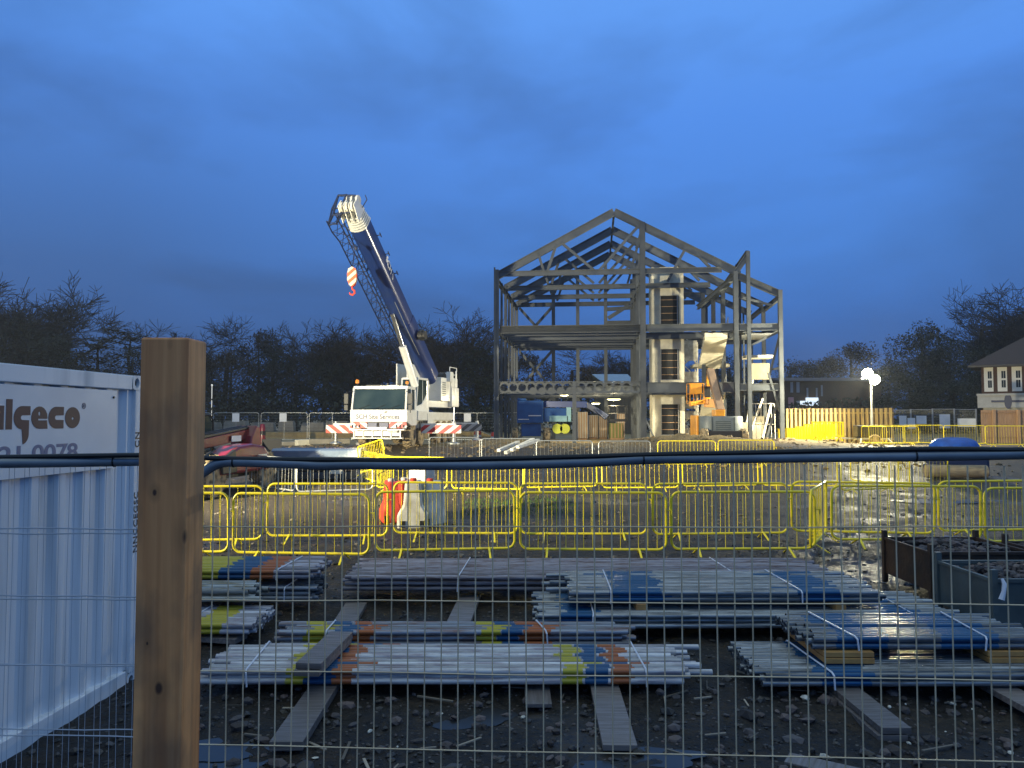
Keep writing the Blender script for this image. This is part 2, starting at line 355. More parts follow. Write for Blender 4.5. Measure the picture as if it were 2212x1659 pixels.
        if smooth:
            try:
                md = ob.modifiers.new('es', 'EDGE_SPLIT'); md.split_angle = R(40)
            except Exception: pass
        if bevel:
            b = ob.modifiers.new('bevel', 'BEVEL'); b.width = bevel; b.segments = 2; b.limit_method = 'ANGLE'
        if solid:
            b = ob.modifiers.new('solid', 'SOLIDIFY'); b.thickness = solid; b.offset = 0
        return ob
def tag(o, label=None, cat=None, group=None, kind=None):
    if label: o['label'] = label
    if cat: o['category'] = cat
    if group: o['group'] = group
    if kind: o['kind'] = kind
    return o
def T(name, label, cat, loc=(0, 0, 0), rz=0, group=None):
    o = bpy.data.objects.new(name, None); col.objects.link(o); o.location = loc; o.rotation_euler = (0, 0, rz); o.empty_display_size = .2
    return tag(o, label, cat, group)
def dup(root, loc, rz=0, label=None, group=None, scale=None, rot=None):
    def cpy(o, par):
        c = o.copy(); col.objects.link(c); c.parent = par
        for ch in list(o.children): cpy(ch, c)
        return c
    r = cpy(root, None); r.location = loc; r.rotation_euler = rot if rot else (0, 0, rz)
    if scale: r.scale = scale
    if label: r['label'] = label
    if group: r['group'] = group
    return r
def text(body, name, parent, loc, rot, size, m, extrude=.002, offset=0, spacing=1, align='LEFT', scale=(1, 1, 1), fit=None):
    cu = bpy.data.curves.new(name, 'FONT'); cu.body = body; cu.size = size; cu.extrude = extrude; cu.offset = offset; cu.space_character = spacing; cu.align_x = align
    tmp = bpy.data.objects.new(name, cu); col.objects.link(tmp); bpy.context.view_layer.update()
    me = bpy.data.meshes.new_from_object(tmp.evaluated_get(bpy.context.evaluated_depsgraph_get())); bpy.data.objects.remove(tmp)
    me.materials.clear(); me.materials.append(m)
    if fit:
        xs = [v.co.x for v in me.vertices]; k = fit / (max(xs) - min(xs)); x0 = min(xs)
        for v in me.vertices: v.co.x = (v.co.x - x0) * k
    o = bpy.data.objects.new(name, me); col.objects.link(o); o.parent = parent; o.location = loc; o.rotation_euler = rot; o.scale = scale
    return o
# ------------------------------------------------------------------ ground
def axis(segs):
    out = [segs[0][0]]
    for a, b, st in segs:
        n = max(1, round((b - a) / st)); out += [lerp(a, b, (i + 1) / n) for i in range(n)]
    return out
def make_ground():
    xs = axis([(-400, -100, 60), (-100, -30, 10), (-30, -14, .8), (-14, -7, .3), (-7, 7, .075), (7, 14, .3), (14, 32, .6), (32, 100, 8), (100, 400, 60)])
    ys = axis([(-12, 0, 1), (0, 3, .2), (3, 12, .075), (12, 17, .12), (17, 26, .25), (26, 48, .4), (48, 70, 1), (70, 120, 6), (120, 700, 60)])
    nx = len(xs); mb = MB()
    mb.v = [(x, y, gz(x, y)) for y in ys for x in xs]
    mb.f = [(j * nx + i, j * nx + i + 1, (j + 1) * nx + i + 1, (j + 1) * nx + i) for j in range(len(ys) - 1) for i in range(nx - 1)]
    mb.m = [0] * len(mb.f)
    o = mb.build('ground', M['ground'], smooth=False); o.data.shade_smooth(); tag(o, kind='structure')
make_ground()
def puddle(vx, vy, rx, ry, k):
    c = GP(vx, vy); mb = MB(); n = 26; z = (gz(c.x, c.y) + gz(c.x + rx * .5, c.y) + gz(c.x - rx * .5, c.y)) / 3 + .001
    vs = [(c.x, c.y, z)]
    for i in range(n):
        t = 2 * math.pi * i / n; q = 1 + .45 * noise.noise(V3((math.cos(t) * 1.3 + k * 7, math.sin(t) * 1.3, k)))
        vs.append((c.x + rx * q * math.cos(t), c.y + ry * q * math.sin(t), z))
    mb.add(vs, [(0, 1 + i, 1 + (i + 1) % n) for i in range(n)])
    tag(mb.build('puddle', M['water']), kind='structure')
for k, a in enumerate([(505, 1640, .30, .22), (1010, 1545, .35, .2), (1420, 1635, .3, .14), (2050, 1082, 1.6, .55), (2010, 1160, 1.2, .35), (1330, 1660, .3, .1), (740, 1075, .9, .35), (470, 1620, .3, .2)]): puddle(*a, k)
# ------------------------------------------------------------------ timber post close to the camera
def post():
    s = .09; d = 1.45; l = P(303, 760, d).x; zt = P(370, 729, d).z
    mb = MB(); mb.bx(l, l + s, d, d + s, -.02, zt)
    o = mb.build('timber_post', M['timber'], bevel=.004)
    tag(o, 'tall rough sawn timber post in front of the mesh fence', 'post')
post()
# ------------------------------------------------------------------ temporary mesh fence
M['wire2'] = mat('clean mesh wire', (.42, .46, .52), .5, .1)
def fence(name_label, xa, ya, xb, yb, wires, tubepts, seed, sp=.0465, z0=.08, clips=(), wm='wire'):
    c = V3((xa, ya, 0)); t = T('mesh_fence', name_label, 'mesh fence', c, 0, 'temporary mesh fence panels along the path')
    rn = random.Random(seed); L = math.hypot(xb - xa, yb - ya); mb = MB(); zt = 2.075
    def pt(u, z, o=0): return V3((lerp(xa, xb, u / L), lerp(ya, yb, u / L) + o, z))
    n = int(L / sp)
    for i in range(n + 1):
        u = i * sp; a = rn.uniform(-.0015, .0015)
        pts = [pt(u + a * rn.uniform(-2, 2), lerp(z0, zt, k / 6), rn.uniform(-.0012, .0012)) for k in range(7)]
        mb.path(pts, .0020 if wm == 'wire' else .0008, 5)
    for z, dz in wires:
        pts = [pt(L * k / 10, z + dz * k / 10 + rn.uniform(-.002, .002), -.003) for k in range(11)]
        mb.path(pts, .0020, 5)
    mb.build('wire_mesh', M[wm], t, True, world=True)
    mb = MB(); mb.path(tubepts, .0142, 14); mb.build('top_tube', M['pipe'], t, True, world=True)
    mb = MB()
    for q in clips:
        i = min(range(len(tubepts)), key=lambda i: abs(tubepts[i].x - q)); p = tubepts[i]
        k = min(i + 1, len(tubepts) - 1); k0 = max(0, k - 1); dd = (tubepts[k] - tubepts[k0]).normalized()
        mb.tube(p - dd * .002, p + dd * .002, .016, 14)
    if clips: mb.build('cable_tie', M['rubber'], t, world=True)
    return t
def fd(vx): return 2.19 - .16 * (P(vx, 903, 2.1).x + .878) / 2.23
def sm(pts, k=8):
    out = []
    for i in range(len(pts) - 1):
        p0, p1, p2, p3 = pts[max(0, i - 1)], pts[i], pts[i + 1], pts[min(len(pts) - 1, i + 2)]
        for j in range(k):
            t = j / k; out.append(.5 * ((2 * p1) + (p2 - p0) * t + (2 * p0 - 5 * p1 + 4 * p2 - p3) * t * t + (3 * p1 - p0 - 3 * p2 + p3) * t ** 3))
    out.append(pts[-1]); return out
def dmk(vx, vy): d = fd(vx); return P(vx, vy, d)
main_tube = sm([dmk(*p) for p in [(392, 1075), (412, 1045), (440, 1020), (478, 1000), (530, 998), (640, 1002), (700, 1005), (780, 1003.5), (1000, 1004.5), (1250, 999), (1390, 992), (1560, 990), (1819, 987), (2000, 985), (2212, 981), (2500, 975), (2750, 972)]])
wr = [(z, dz) for z, dz in [(1.893, .03), (1.69, .032), (1.495, .033), (1.292, .03), (1.09, .03), (.89, .03), (.69, .02), (.49, .02), (.29, .02), (.1, .02)]]
a, b_ = dmk(396, 903), dmk(2750, 903)
fence('galvanised mesh fence panel right of the timber post, with a bent top tube', a.x, a.y, b_.x, b_.y, wr, main_tube, 3,
      clips=[dmk(507, 1000).x, dmk(1390, 990).x, dmk(1981, 985).x])
lt = sm([P(x, y, 2.26) for x, y in [(-260, 1004), (0, 1001), (200, 998), (303, 996), (360, 995), (395, 995)]])
fence('galvanised mesh fence panel left of the timber post, in front of the white container', P(-260, 903, 2.3).x, 2.3, P(398, 903, 2.26).x, 2.26,
      [(z - .012, .004) for z in (1.885, 1.69, 1.49, 1.29, 1.09, .89, .69, .49, .29, .1)], lt, 5, clips=[P(243, 1000, 2.26).x], wm='wire2')
lt2 = [p + V3((.02, .045, -.002)) for p in lt]
fence('second mesh fence panel lapped behind the one left of the post', P(-270, 903, 2.34).x, 2.35, P(400, 903, 2.3).x, 2.31,
      [(z - .035, .006) for z in (1.885, 1.69, 1.50, 1.31, 1.11, .91, .70, .49, .29, .1)], lt2, 6, sp=.0465, wm='wire2')
# black cable lying along the top tube
mb = MB(); o = V3((0, -.004, 0))
cab = [(-260, 989), (0, 985), (200, 982), (300, 981), (380, 984), (447, 987), (520, 989), (700, 991), (900, 992), (1100, 988), (1300, 983), (1440, 979), (1600, 976), (1819, 971), (1981, 968), (2100, 968), (2212, 969), (2500, 960), (2750, 955)]
mb.path(sm([P(x, y + 2.5, fd(x) + (.045 if x < 400 else 0) - .006) for x, y in cab], 6), .0072, 8)
tag(mb.build('power_cable', M['rubber'], smooth=True), 'thick black cable running along the top tube of the mesh fence', 'cable')
# ------------------------------------------------------------------ white container
def container():
    A, B = V3((-3.283, 4.94, 0)), V3((-3.155, 6.60, 0)); dr = (B - A).normalized(); rz = math.atan2(dr.y, dr.x)
    t = T('shipping_container', 'white corrugated site container with a maroon logo on its sign board', 'container', (B.x, B.y, -.03), rz)
    # local: x along side (0 at far corner, negative towards the camera), y to the left = depth into the box
    Lc, W, H = 4.4, 2.44, 2.585
    m = MB()
    for a6 in [(-Lc + .18, -.18, .0, .09, H - .12, H), (-Lc + .18, -.18, .0, .11, 0, .15), (-Lc, 0, W - .09, W, H - .12, H), (-Lc, 0, W - .1, W, 0, .15),
               (-.09, -.003, .1, W - .1, H - .12, H - .003), (-Lc + .003, -Lc + .1, .12, W - .1, H - .12, H - .003), (-.1, -.003, .12, W - .12, 0, .15)]:
        m = MB(); m.bx(*a6); m.build('frame_rail', M['boxwhite'], t, bevel=.006)
    for x, y in ((-.13, .002), (-.13, W - .14), (-Lc + .003, .002), (-Lc + .003, W - .14)):
        m = MB(); m.bx(x, x + .127, y, y + .138, .118, H - .119)
        m.build('corner_post', M['boxwhite'], t, bevel=.004)
    m = MB(); m.bx(-Lc + .02, -.02, .02, W - .02, H - .03, H - .014); m.build('roof_panel', M['boxwhite'], t)
    # corrugated side
    def corr(L0, L1, y, z0, z1, depth=.034):
        q = MB(); x = L1; prof = []; i = 0
        seg = [(.072, 0), (.068, 1), (.070, 1), (.068, 0)]
        prof.append((x, 0)); lev = 0
        while x > L0:
            for wd, lv in seg: x -= wd; prof.append((x, lv))
        pts = [(px, y + depth * lv, z) for z in (z0, z1) for px, lv in prof]; n = len(prof)
        q.add(pts, [(k, k + 1, n + k + 1, n + k) for k in range(n - 1)]); return q
    corr(-Lc + .13, -.13, .035, .15, H - .12).build('corrugated_side', M['boxwhite'], t, solid=.004)
    corr(-Lc + .13, -.13, W - .07, .15, H - .12).build('corrugated_side', M['boxwhite'], t, solid=.004)
    q = MB(); q.bx(-.07, -.05, .14, W - .14, .15, H - .12); q.bx(-Lc + .05, -Lc + .07, .14, W - .14, .15, H - .12); q.build('end_wall', M['boxwhite'], t)
    q = MB(); q.bx(-Lc + .1, -.1, .12, W - .12, .1, .14); q.build('floor_panel', M['dark'], t)
    for x in (0, -Lc + .178):
        for z in (H - .118, 0):
            c = MB(); X0, X1, y0, Y1, Z0, Z1 = x - .178, x + .002, -.004, .16, z, z + .12
            # a corner block with an oval hole in its side face
            n = 20; cx, cz = x - .118, z + .058
            ring = [(cx + .034 * math.cos(a), cz + .040 * math.sin(a)) for a in (2 * math.pi * i / n for i in range(n))]
            out = []
            for i in range(n):
                a = 2 * math.pi * i / n; ca, sa = math.cos(a), math.sin(a)
                k = min((X1 - cx if ca > 0 else cx - X0 + .09 * 0) / max(abs(ca), 1e-6), (Z1 - cz if sa > 0 else cz - Z0) / max(abs(sa), 1e-6))
                out.append((cx + ca * k, cz + sa * k))
            c.add([(a, y0, b) for a, b in out] + [(a, y0, b) for a, b in ring] + [(a, y0 + .03, b) for a, b in ring],
                  [(i, (i + 1) % n, n + (i + 1) % n, n + i) for i in range(n)] + [(n + i, n + (i + 1) % n, 2 * n + (i + 1) % n, 2 * n + i) for i in range(n)])
            c.bx(X0, X1, y0 + .03, Y1, Z0, Z1); o = c.build('corner_casting', M['boxwhite'], t)
            h = MB(); h.add([(a, y0 + .0285, b) for a, b in ring], [tuple(range(n))]); h.build('lifting_hole', M['dark'], o)
    sg = MB(); sx1 = -.392; sz0 = 1.83; sg.bx(-Lc + .6, sx1, .003, .018, sz0, H - .135); so = sg.build('sign_board', M['sign'], t, bevel=.002)
    for z in (sz0 + .05, H - .19):
        c = MB(); c.tube((sx1 - .05, .004, z), (sx1 - .05, -.006, z), .009, 8); c.build('bolt', M['rubber'], so)
    # raised gutter edge on the top rail
    rot = (R(90), 0, 0)
    def Lx(vx):   # where the pixel column meets the side plane, as a local x
        k = (vx - 1106) / F; # A + s*dr : x = k*y
        s = (k * A.y - A.x) / (dr.x - k * dr.y); p = A + dr * s; return (p - B).dot(dr)
    # heavy rounded logo letters drawn as filled outlines
    def arc(cx, cy, rx, ry, a0, a1, n=14): return [(cx + rx * math.cos(R(lerp(a0, a1, i / n))), cy + ry * math.sin(R(lerp(a0, a1, i / n)))) for i in range(n + 1)]
    cee = [(1, 1), (1, .61), (.52, .60)] + arc(.52, .5, .10, .10, 90, 270, 6) + [(1, .39), (1, 0), (.5, 0)] + arc(.5, .5, .5, .5, 270, 90)
    gee = [(1, 1), (1, .61), (.52, .60)] + arc(.52, .5, .10, .10, 90, 270, 6) + [(.93, .39), (.93, -.2)] + arc(.5, -.2, .43, .46, 0, -80, 8) + [(.50, -.02)] + arc(.5, .5, .5, .5, 264, 90)
    eee = [(.98, .45), (.42, .45), (.42, .38), (.98, .38), (1.02, 0), (.5, 0)] + arc(.5, .5, .5, .5, 270, 0)
    aee = [(1, 1), (1, 0), (.5, 0)] + arc(.5, .5, .5, .5, 270, 90)
    LT = [('a', -42, 10, [aee, arc(.5, .5, .10, .12, 0, 360)]), ('l', 14, 28, [[(0, 0), (1, 0), (1, 1.28), (0, 1.28)]]), ('g', 31, 67, [gee]), ('e', 69, 104, [eee, arc(.48, .68, .06, .09, 0, 360)]),
          ('c', 106, 139, [cee]), ('o', 142, 174, [arc(.5, .5, .5, .5, 0, 360, 30), arc(.5, .46, .07, .06, 0, 360)])]
    for nm, v0, v1, spl in LT:
        cu = bpy.data.curves.new('l', 'CURVE'); cu.dimensions = '2D'; cu.fill_mode = 'BOTH'; cu.extrude = .0006; a0, a1 = Lx(v0), Lx(v1)
        for sp_ in spl:
            if sp_[0] == sp_[-1] or (abs(sp_[0][0] - sp_[-1][0]) + abs(sp_[0][1] - sp_[-1][1]) < 1e-6): sp_ = sp_[:-1]
            q = cu.splines.new('POLY'); q.points.add(len(sp_) - 1); q.use_cyclic_u = True
            for i, (px, py) in enumerate(sp_): q.points[i].co = (a0 + (a1 - a0) * px, .155 * py, 0, 1)
        tmp = bpy.data.objects.new('l', cu); col.objects.link(tmp); bpy.context.view_layer.update(); me = bpy.data.meshes.new_from_object(tmp.evaluated_get(bpy.context.evaluated_depsgraph_get())); bpy.data.objects.remove(tmp)
        me.materials.clear(); me.materials.append(M['letter']); o = bpy.data.objects.new('logo_letter', me); col.objects.link(o); o.parent = so; o.location = (0, .0015, 2.155); o.rotation_euler = rot
    text('®', 'logo_lettering', so, (Lx(178), .0015, 2.30), rot, .06, M['letter'], .0008)
    text('0800 721 0078', 'phone_number', so, (Lx(-195), .0015, 1.93), rot, .165, M['letterb'], .0008, .003, .96, fit=Lx(171) - Lx(-195))
    cp_ = MB(); 
    text('NNCCEGSC', 'container_number', t, (-.062, -.0005, 1.10), (R(90), R(-90), 0), .088, M['letterk'], .0008, .001, 1.12)
    text('CN', 'container_number', t, (-.062, -.0005, 1.98), (R(90), R(-90), 0), .088, M['letterk'], .0008, .001, 1.12)
    d = MB(); d.prism([(.0, .0), (.04, 0), (.04, .05), (.0, .05)], -.02, .0, 'xz')
container()
# ------------------------------------------------------------------ scaffold tubes in strapped bundles
def tube_mat(name, base, dirt, bands, rough=.42, metal=.15, wet=0, jit=.03 ):
    m, N, Lk, b = nodes(name); b.inputs['Roughness'].default_value = rough; b.inputs['Metallic'].default_value = metal
    tc = N.new('ShaderNodeTexCoord'); oi = N.new('ShaderNodeObjectInfo'); sx = N.new('ShaderNodeSeparateXYZ'); Lk.new(tc.outputs['Object'], sx.inputs[0])
    def mm(op, i, j):
        q = N.new('ShaderNodeMath'); q.operation = op
        for k, v in enumerate((i, j)):
            if isinstance(v, (int, float)): q.inputs[k].default_value = v
            else: Lk.new(v, q.inputs[k])
        return q.outputs[0]
    cb = N.new('ShaderNodeCombineXYZ'); Lk.new(mm('MULTIPLY', sx.outputs['X'], 1.6), cb.inputs[0]); Lk.new(mm('MULTIPLY', oi.outputs['Random'], 60.0), cb.inputs[1]); Lk.new(mm('MULTIPLY', sx.outputs['Z'], 22), cb.inputs[2])
    n = N.new('ShaderNodeTexNoise'); n.inputs['Scale'].default_value = 1.6; n.inputs['Detail'].default_value = 7; n.inputs['Roughness'].default_value = .65; Lk.new(cb.outputs[0], n.inputs['Vector'])
    r = N.new('ShaderNodeMapRange'); r.inputs['From Min'].default_value = .44; r.inputs['From Max'].default_value = .62; Lk.new(n.outputs['Fac'], r.inputs['Value'])
    x = N.new('ShaderNodeMixRGB'); x.inputs[1].default_value = (*base, 1); x.inputs[2].default_value = (*dirt, 1); Lk.new(r.outputs[0], x.inputs[0])
    hs = N.new('ShaderNodeHueSaturation'); q = N.new('ShaderNodeMapRange'); q.inputs['To Min'].default_value = .45; q.inputs['To Max'].default_value = 1.15
    Lk.new(oi.outputs['Random'], q.inputs['Value']); Lk.new(q.outputs[0], hs.inputs['Value']); Lk.new(x.outputs[0], hs.inputs['Color'])
    out = hs.outputs[0]
    xj = mm('ADD', sx.outputs['X'], mm('MULTIPLY', mm('SUBTRACT', mm('FRACT', mm('MULTIPLY', oi.outputs['Random'], 37.0), 0), .5), jit))
    xj = mm('ADD', xj, mm('MULTIPLY', mm('SUBTRACT', n.outputs['Fac'], .5), .04))
    for a, c, cl in bands:
        g = mm('MULTIPLY', mm('GREATER_THAN', xj, a), mm('LESS_THAN', xj, c))
        g = mm('MULTIPLY', g, mm('SUBTRACT', 1.0, mm('MULTIPLY', mm('GREATER_THAN', n.outputs['Fac'], .62), .3)))
        k = N.new('ShaderNodeMixRGB'); k.inputs[2].default_value = (*cl, 1); Lk.new(g, k.inputs[0]); Lk.new(out, k.inputs[1]); out = k.outputs[0]
    Lk.new(out, b.inputs['Base Color']); return m
YB, BB, OB = (.40, .35, .03), (.008, .075, .185), (.34, .10, .03)
def bundle(label, x0, x1, y0, y1, z0, z1, m, r=.0245, straps=(), seed=1, jag=.05, rows=None, long=(), strapcat=True):
    rn = random.Random(seed); t = T('scaffold_tube_bundle', label, 'tube bundle', (x0, (y0 + y1) / 2, z0), 0, 'strapped bundles of scaffold tubes')
    L = x1 - x0; mb = MB(); n = 14
    pr = [(r, 0), (r, L), (r * .84, L), (r * .84, L - .12), (r * .84, .12), (r * .84, 0)]
    vs = []
    for rr, h in pr:
        for i in range(n): a = 2 * math.pi * i / n; vs.append((h, rr * math.cos(a), rr * math.sin(a)))
    fs = [(k * n + i, k * n + (i + 1) % n, (k + 1) * n + (i + 1) % n, (k + 1) * n + i) for k in (0, 1, 2) for i in range(n)]
    fs += [(4 * n + i, 4 * n + (i + 1) % n, 5 * n + (i + 1) % n, 5 * n + i) for i in range(n)] + [(i, (i + 1) % n, 5 * n + (i + 1) % n, 5 * n + i) for i in range(n)]
    fs += [tuple(3 * n + i for i in range(n)), tuple(4 * n + i for i in range(n))[::-1]]
    mb.add(vs, fs); proto = None
    nl = rows or max(1, round((z1 - z0) / (2 * r * .95))); cnt = max(2, int((y1 - y0) / (2 * r * 1.10)))
    for l in range(nl):
        c2 = cnt - (1 if l % 2 else 0)
        for k in range(c2):
            yy = (k - (c2 - 1) / 2) * 2 * r * 1.10; zz = r + l * ((z1 - z0 - 2 * r) / max(1, nl - 1) if nl > 1 else 0)
            if proto is None: proto = ob = mb.build('tube', m, t, True)
            else: ob = proto.copy(); col.objects.link(ob); ob.parent = t
            dx = rn.uniform(-jag, jag) + (rn.choice(long) if long and rn.random() < .12 else 0)
            ob.location = (dx, yy + rn.uniform(-.004, .004), zz + rn.uniform(-.007, .007)); ob.rotation_euler = (0, rn.uniform(-.0025, .0025), rn.uniform(-.004, .004))
    h = z1 - z0
    for s in straps:
        q = MB(); e = .006; Y = (y1 - y0) / 2 + .01; sl = rn.uniform(-.05, .05)
        pts = [(s - sl, -Y, 0), (s - sl * .8, -Y, h * .9), (s - sl * .6, -Y + .03, h + e), (s + sl, Y - .03, h + e), (s + sl, Y, h * .9), (s + sl, Y, 0)]
        q.path(pts, .0075, 5)
        q.build('strap', M['strap'], t)
    return t
LG = (.66, .66, .66); RU = (.20, .13, .12); GB = (.30, .34, .38); GD = (.12, .11, .11)
mA = tube_mat('whitish tubes A', LG, (.34, .30, .33), [(.66, .80, YB), (.80, 1.02, BB), (1.02, 1.18, OB), (2.84, 3.0, YB), (3.02, 3.2, BB), (3.22, 3.38, OB)], .35, .1)
bundle('whitish tube bundle nearest the fence, painted yellow, blue and orange near both ends', -2.45, 1.36, 6.12, 6.92, .10, .22, mA, straps=(.34, 3.5), seed=11, rows=3, jag=.05, long=(.16, .24))
mB = tube_mat('dull tubes B', (.28, .31, .36), RU, [(.26, .45, YB), (.52, .69, BB), (.72, .88, OB), (1.86, 2.04, YB), (2.05, 2.24, BB), (2.25, 2.50, OB)], .4, .35)
bundle('low dull tube bundle just behind the nearest whitish one, yellow, blue and orange bands', -2.12, 1.08, 7.12, 7.52, .10, .25, mB, straps=(.42, 2.40), seed=12, rows=3, jag=.1)
mC = tube_mat('rusty tubes C', (.36, .33, .36), (.14, .085, .07), [], .5, .1)
bundle('long rust streaked tube bundle along the foot of the yellow barriers', -1.95, 3.84, 9.15, 10.35, .16, .34, mC, straps=(1.35, 4.6), seed=13, rows=3, jag=.1)
mD = tube_mat('grey tubes D', (.36, .38, .40), (.16, .17, .18), [(.42, .95, BB), (2.32, 2.75, BB)], .26, .45)
bundle('grey tube bundle with wide blue bands on top of a longer bundle', .62, 3.75, 7.85, 8.95, .33, .45, mD, straps=(.40, 2.30), seed=14, rows=3, jag=.05, long=(-.25,))
mE = tube_mat('grey tubes E', (.34, .36, .37), (.14, .15, .16), [(.22, .56, BB), (3.4, 3.75, BB)], .26, .45)
bundle('longer grey tube bundle lying beneath the wide blue banded one', .27, 4.40, 7.65, 8.7, .12, .27, mE, straps=(.55, 3.7), seed=15, rows=3, jag=.07)
mF = tube_mat('wet tubes F', (.22, .24, .26), (.10, .10, .11), [(.20, .62, BB), (1.05, 1.52, BB)], .25, .35)
bundle('wet blue banded tube bundle, upper one of the stack by the grey skip', 2.46, 4.32, 6.32, 7.15, .32, .42, mF, straps=(.30, 1.42), seed=16, rows=3, jag=.07)
mG = tube_mat('tubes G', (.36, .38, .40), (.13, .14, .15), [(.46, .85, BB), (2.2, 2.5, BB)], .26, .45)
bundle('blue banded tube bundle under the stack by the grey skip', 1.95, 4.95, 6.05, 6.95, .10, .22, mG, straps=(.52, 2.3), seed=17, rows=3, jag=.05)
mH = tube_mat('tubes H', (.40, .40, .46), (.22, .15, .14), [(.9, 1.42, YB), (1.42, 1.78, BB), (1.78, 2.04, OB)], .45, .15)
bundle('tube bundle with yellow, blue and orange bands beside the timber post', -4.7, -2.26, 8.75, 9.6, .38, .49, mH, straps=(2.08,), seed=18, rows=3, jag=.06)
mH2 = tube_mat('tubes H2', (.30, .33, .36), (.14, .12, .12), [], .45, .3)
bundle('plain dull tube bundle under the banded one beside the timber post', -4.6, -2.28, 8.75, 9.6, .14, .29, mH2, straps=(2.05,), seed=19, rows=3, jag=.08)
mI = tube_mat('tubes I', (.34, .38, .40), (.20, .17, .10), [], .45, .3)
bundle('small untidy pile of short grey tubes by the timber post', -4.4, -2.72, 8.0, 8.6, .30, .42, mI, r=.028, seed=20, rows=2, jag=.16)
mJ = tube_mat('tubes J', (.52, .55, .62), (.26, .22, .24), [(.95, 1.22, YB)], .4, .15)
bundle('white grey tube bundle with a yellow band, lowest one by the timber post', -4.0, -2.50, 7.45, 8.2, .12, .23, mJ, straps=(.85,), seed=21, rows=3, jag=.04)
# timber spacers between stacked bundles
for x, y, z, L, lb in [(2.72, 6.28, .27, .5, 'pale softwood spacer at the near left of the wet stack'), (4.05, 6.3, .27, .5, 'pale softwood spacer at the near right of the wet stack'),
                   (-3.0, 9.1, .335, .9, 'softwood spacer between the two bundles by the timber post'), (1.3, 8.3, .30, 1.0, 'softwood spacer under the left blue band of the grey bundle'), (3.3, 8.3, .30, 1.0, 'softwood spacer under the right blue band of the grey bundle')]:
    m = MB(); 
    if y < 7: m.bx(x - .2, x + .2, y, y + .8, z - .046, z - .004); m.bx(x - .2, x + .2, y + .01, y + .8, z + .002, z + .044)
    else: m.bx(x - .05, x + .05, y - L / 2, y + L / 2, z - .04, z + .035)
    tag(m.build('timber_spacer', M['spacer'], bevel=.004), lb, 'timber spacer', 'softwood spacers between tube bundles')
# boards lying under and on the bundles
def board(label, a, b_, wd, h, z, stack=1, roll=0, name='scaffold_board', mt=None):
    a, b_ = V3((a[0], a[1], z)), V3((b_[0], b_[1], z)); c = (a + b_) / 2; L = (b_ - a).length; rz = math.atan2(b_.y - a.y, b_.x - a.x)
    for k in range(stack):
        m = MB(); m.bx(-L / 2, L / 2, -wd / 2, wd / 2, -h, 0); o = m.build(name, mt or M['board'], bevel=.004)
        o.location = c - V3((0, 0, k * (h + .006))) + V3((rnd.uniform(-.02, .02), rnd.uniform(-.02, .02), 0)) * (k > 0); o.rotation_euler = (roll, 0, rz + (rnd.uniform(-.01, .01) if k else 0))
        tag(o, label if k == 0 else label.replace('upper', 'lower'), 'board', 'scaffold boards on the ground')
board('wet board poking toward the fence from under the left end of the nearest bundle', (-1.475, 5.12), (-1.5, 6.9), .22, .06, .09)
board('grey board lying behind the low dull bundle, left of the bare ground', (-1.74, 7.9), (-1.80, 9.0), .24, .05, .07)
board('pinkish board poking toward the fence from under the middle of the nearest bundle', (.70, 5.08), (.755, 6.9), .225, .04, .085)
board('upper wet board poking out below the blue banded stack', (2.61, 5.32), (2.60, 6.9), .205, .045, .10, 2)
board('wet board at the right picture edge below the blue banded stack', (3.86, 5.2), (3.83, 6.8), .22, .05, .095)
board('dark board lying under the long rust streaked bundle', (-.56, 8.05), (-.50, 9.4), .25, .045, .08)
board('short board end showing under the nearest bundle, left of the pinkish board', (.10, 6.13), (.30, 6.13), .5, .03, .055)
board('dark board under the yellow banded bundle by the timber post', (-3.6, 7.75), (-2.62, 7.55), .22, .05, .09)
board('thin loose board lying flat in the stones below the stack', (1.75, 5.0), (2.15, 4.75), .16, .02, .045)
board('upper dark timber baulk resting across the nearest bundle', (-1.56, 5.98), (-1.50, 6.86), .2, .045, .325, 2, name='timber_baulk')
# ------------------------------------------------------------------ steel stillage skips full of rubble
def skip(label, x0, x1, y0, y1, h, m, seed):
    t = T('rubble_skip', label, 'skip', ((x0 + x1) / 2, (y0 + y1) / 2, 0), 0, 'steel skips of rubble by the barriers')
    w2, d2, th = (x1 - x0) / 2, (y1 - y0) / 2, .012
    q = MB(); b0 = .12
    q.bx(-w2, w2, -d2, -d2 + th, b0, h); q.bx(-w2, w2, d2 - th, d2, b0, h); q.bx(-w2, -w2 + th, -d2 + th, d2 - th, b0, h); q.bx(w2 - th, w2, -d2 + th, d2 - th, b0, h); q.bx(-w2 + th, w2 - th, -d2 + th, d2 - th, b0, b0 + .02)
    for s in (-1, 1): q.bar((-w2, s * d2, h - .02), (w2, s * d2, h - .02), .04, .04)
    for s in (-1, 1): q.bar((s * w2, -d2 + .02, h - .02), (s * w2, d2 - .02, h - .02), .036, .036)
    q.build('steel_body', m, t, bevel=.004)
    for i in (-1, 1):
        for j in (-1, 1):
            q = MB(); q.bx(i * w2 - .028, i * w2 + .028, j * d2 - .028, j * d2 + .028, 0, h + .09); q.build('corner_post', m, t)
    rn = random.Random(seed); q = MB()
    for k in range(420):
        x, y = rn.uniform(-w2 + .07, w2 - .07), rn.uniform(-d2 + .07, d2 - .07)
        top = h - .06 + .10 * (1 - (x / w2) ** 2) * (1 - (y / d2) ** 2)
        rock(q, (x, y, top - rn.uniform(0, .08)), rn.uniform(.025, .075), rn)
    q.bx(-w2 + .02, w2 - .02, -d2 + .02, d2 - .02, b0 + .02, h - .12)
    tag(q.build('rubble_load', M['spall'], t), kind='stuff')
PHI = (1 + 5 ** .5) / 2
